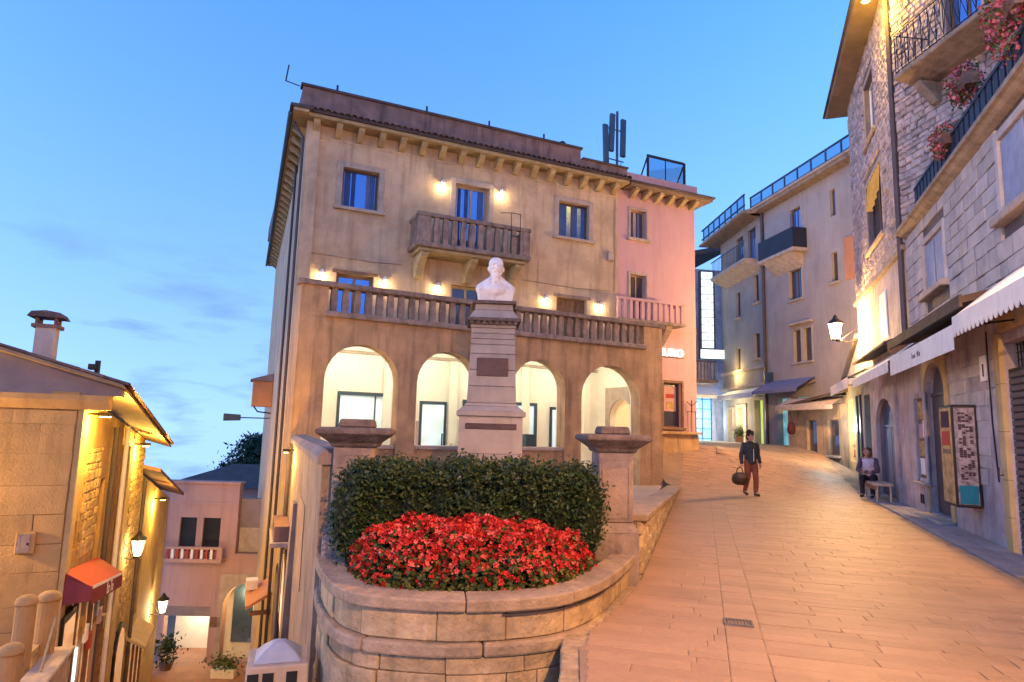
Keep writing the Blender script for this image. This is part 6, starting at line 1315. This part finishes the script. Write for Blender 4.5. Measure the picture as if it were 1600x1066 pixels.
def walker():
    px_, py_ = 6.44, 17.3
    t = thing('person', 'person in dark jacket and rust trousers walking down with a bag', 'person', (px_, py_, h_road(px_, py_) + .012), R(8)); t.scale = (.95, .95, .95)
    b = MB(); F = Vector((0, -1, 0))
    hipL, hipR = (.09, 0, .93), (-.09, 0, .93); kneeL, kneeR = (.10, -.10, .50), (-.085, .02, .50); ankL, ankR = (.10, -.06, .09), (-.08, .20, .13)
    for h_, k, a in ((hipL, kneeL, ankL), (hipR, kneeR, ankR)): b.limb(h_, k, .085, .055).limb(k, a, .055, .036); 
    b.limb(ankL, (.11, -.20, .035), .038, .03).limb(ankR, (-.085, .08, .035), .038, .03)
    b.sphere((0, 0, .96), (.155, .11, .12)); b.limb((0, 0, 1.0), (0, .0, 1.28), .125, .145); b.limb((-.13, 0, 1.40), (.13, 0, 1.40), .07, .07); b.limb((0, 0, 1.42), (0, -.015, 1.54), .055, .05); head(b, (0, -.03, 1.63), F)
    shL, shR = (.185, 0, 1.40), (-.185, 0, 1.40); elL, elR = (.25, .05, 1.13), (-.26, .03, 1.12); wrL, wrR = (.255, -.05, .90), (-.29, -.04, .88)
    for a, e, w_ in ((shL, elL, wrL), (shR, elR, wrR)): b.limb(a, e, .052, .042).limb(e, w_, .042, .027)
    hand(b, wrL, (0, -.15, -1), (0, -1, 0), .35); hand(b, wrR, (-.05, -.05, -1), (0, -1, 0), .9)
    skinmesh('body', b, 'skin', t, .009)
    j = MB(); j.limb((0, 0, .98), (0, 0, 1.28), .165, .178); j.limb((-.13, 0, 1.38), (.13, 0, 1.38), .098, .098); j.sphere((0, 0, .93), (.18, .14, .10)); j.limb((0, .01, 1.42), (0, .0, 1.47), .085, .075)
    for a, e, w_ in ((shL, elL, wrL), (shR, elR, wrR)): j.limb(a, e, .078, .064).limb(e, Vector(e).lerp(Vector(w_), .88), .062, .05)
    skinmesh('jacket', j, 'jacket', t, .014, 2)
    ob('collar', MB().limb((-.06, -.10, 1.45), (0, -.155, 1.30), .018, .014).limb((.06, -.10, 1.45), (0, -.155, 1.30), .018, .014), 'leather', t); ob('zip', MB().box(-.006, .006, -.186, -.176, .95, 1.29), 'white', t)
    r_ = MB(); r_.sphere((0, 0, .92), (.165, .125, .11))
    for h_, k, a in ((hipL, kneeL, ankL), (hipR, kneeR, ankR)): r_.limb(h_, k, .105, .078).limb(k, Vector(k).lerp(Vector(a), .92), .078, .062)
    skinmesh('trousers', r_, 'trousers', t, .014, 2)
    for a, b_ in ((ankL, (.11, -.21, .04)), (ankR, (-.085, .07, .04))): skinmesh('shoe', MB().limb(a, Vector(a) + Vector((0, .02, -.035)), .045, .045).limb(Vector(a) + Vector((0, .02, -.045)), b_, .045, .040), 'leather', t, .012, 1)
    hr = MB().sphere((0, .0, 1.675), (.108, .115, .085), 14, 10).sphere((0, .045, 1.62), (.10, .085, .10), 12, 8).sphere((-.07, .0, 1.74), .05).sphere((.07, .02, 1.745), .055).sphere((0, .02, 1.775), .06); skinmesh('hair', hr, 'hairdark', t, .012, 1)
    bg_ = thing('hand_bag', 'dark rounded bag carried by the walking person', 'bag', (0, 0, 0)); bg_.location = (px_ + -.33, py_ - .10, h_road(px_, py_) + .30)
    ob('bag_body', MB().lathe([(.10, .0), (.19, .04), (.215, .14), (.19, .25), (.10, .32)], 14), 'leather', bg_, smooth=True); ob('handle', MB().tube([(-.09, 0, .30), (-.06, 0, .42), (.0, 0, .46), (.06, 0, .42), (.09, 0, .30)], .012, 6), 'leather', bg_); ob('flap', MB().sphere((0, -.08, .22), (.15, .14, .09), 12, 8), 'wood', bg_, smooth=True)
walker()
def sitter():
    c = Vector(rw(8.2, .52, 0)); t = thing('person', 'seated person in pale top and dark trousers looking down at a phone', 'person', (c.x, c.y, .05), R(-38))
    b = MB(); F = Vector((0, -1, 0))
    hipL, hipR = (.10, 0, .50), (-.10, 0, .50); kneeL, kneeR = (.13, -.42, .52), (-.12, -.42, .50); ankL, ankR = (.12, -.44, .09), (-.13, -.36, .09)
    for h_, k, a in ((hipL, kneeL, ankL), (hipR, kneeR, ankR)): b.limb(h_, k, .085, .058).limb(k, a, .056, .036)
    b.limb(ankL, (.12, -.60, .04), .036, .028).limb(ankR, (-.14, -.52, .04), .036, .028)
    b.sphere((0, .0, .54), (.165, .13, .11)); b.limb((0, 0, .60), (0, -.08, .90), .12, .13); b.limb((-.12, -.10, .98), (.12, -.10, .98), .062, .062); b.limb((0, -.11, 1.0), (0, -.16, 1.10), .05, .046); head(b, (0, -.20, 1.18), (0, -1, -.55))
    shL, shR = (.17, -.10, .97), (-.17, -.10, .97); elL, elR = (.24, -.22, .70), (-.24, -.22, .70); wrL, wrR = (.08, -.42, .66), (-.08, -.42, .66)
    for a, e, w_ in ((shL, elL, wrL), (shR, elR, wrR)): b.limb(a, e, .048, .04).limb(e, w_, .04, .026)
    hand(b, wrL, (-.6, -.8, .1), (0, 0, 1), .8); hand(b, wrR, (.6, -.8, .1), (0, 0, 1), .8)
    skinmesh('body', b, 'skin', t, .009)
    j = MB(); j.limb((0, 0, .58), (0, -.08, .88), .150, .155); j.limb((-.11, -.10, .95), (.11, -.10, .95), .082, .082); skinmesh('top', j, 'top', t, .014, 2)
    for a, e, w_ in ((shL, elL, wrL), (shR, elR, wrR)): skinmesh('sleeve', MB().limb(a, e, .070, .058).limb(e, Vector(e).lerp(Vector(w_), .75), .056, .044), 'mauve', t, .013, 2)
    r_ = MB(); r_.sphere((0, .0, .53), (.18, .145, .12))
    for h_, k, a in ((hipL, kneeL, ankL), (hipR, kneeR, ankR)): r_.limb(h_, k, .105, .078).limb(k, Vector(k).lerp(Vector(a), .92), .076, .060)
    skinmesh('trousers', r_, 'darkcloth', t, .014, 2)
    for a, b_ in ((ankL, (.12, -.60, .04)), (ankR, (-.14, -.52, .04))): skinmesh('shoe', MB().limb(Vector(a) + Vector((0, .02, -.04)), b_, .045, .038), 'jacket', t, .012, 1)
    skinmesh('hair', MB().sphere((0, -.17, 1.225), (.108, .115, .09), 14, 10).sphere((0, -.11, 1.15), (.10, .08, .11), 12, 8).limb((-.085, -.17, 1.2), (-.085, -.20, 1.08), .035, .025).limb((.085, -.17, 1.2), (.085, -.20, 1.08), .035, .025), 'hairbrown', t, .012, 1)
    ph_ = thing('phone', 'dark phone held by the seated person', 'phone', (0, 0, 0)); fwd = Matrix.Rotation(R(-38), 3, 'Z') @ Vector((0, -.53, 0)); ph_.location = c + fwd + Vector((0, 0, .73)); ph_.rotation_euler = (R(35), 0, R(-38)); ob('phone_body', MB().box(-.035, .035, -.07, .07, -.005, .005), 'metal', ph_, bev=.003); ob('screen', MB().box(-.031, .031, -.064, .064, .0051, .006), 'glassdark', ph_)
    c2 = Vector(rw(7.6, .42, 0)); bn = thing('stone_bench', 'low pale bench with thin legs under the seated person', 'bench', (c2.x, c2.y, .04), RRZ)
    ob('seat', MB().box(-.75, .95, -.22, .22, .38, .45), 'trim', bn, bev=.015); ob('apron', MB().box(-.7, .9, .16, .19, .28, .379), 'wood', bn)
    for x in (-.68, .86):
        for y in (-.17, .14): ob('leg', MB().box(x - .02, x + .02, y, y + .04, 0, .379), 'trim', bn)
sitter()
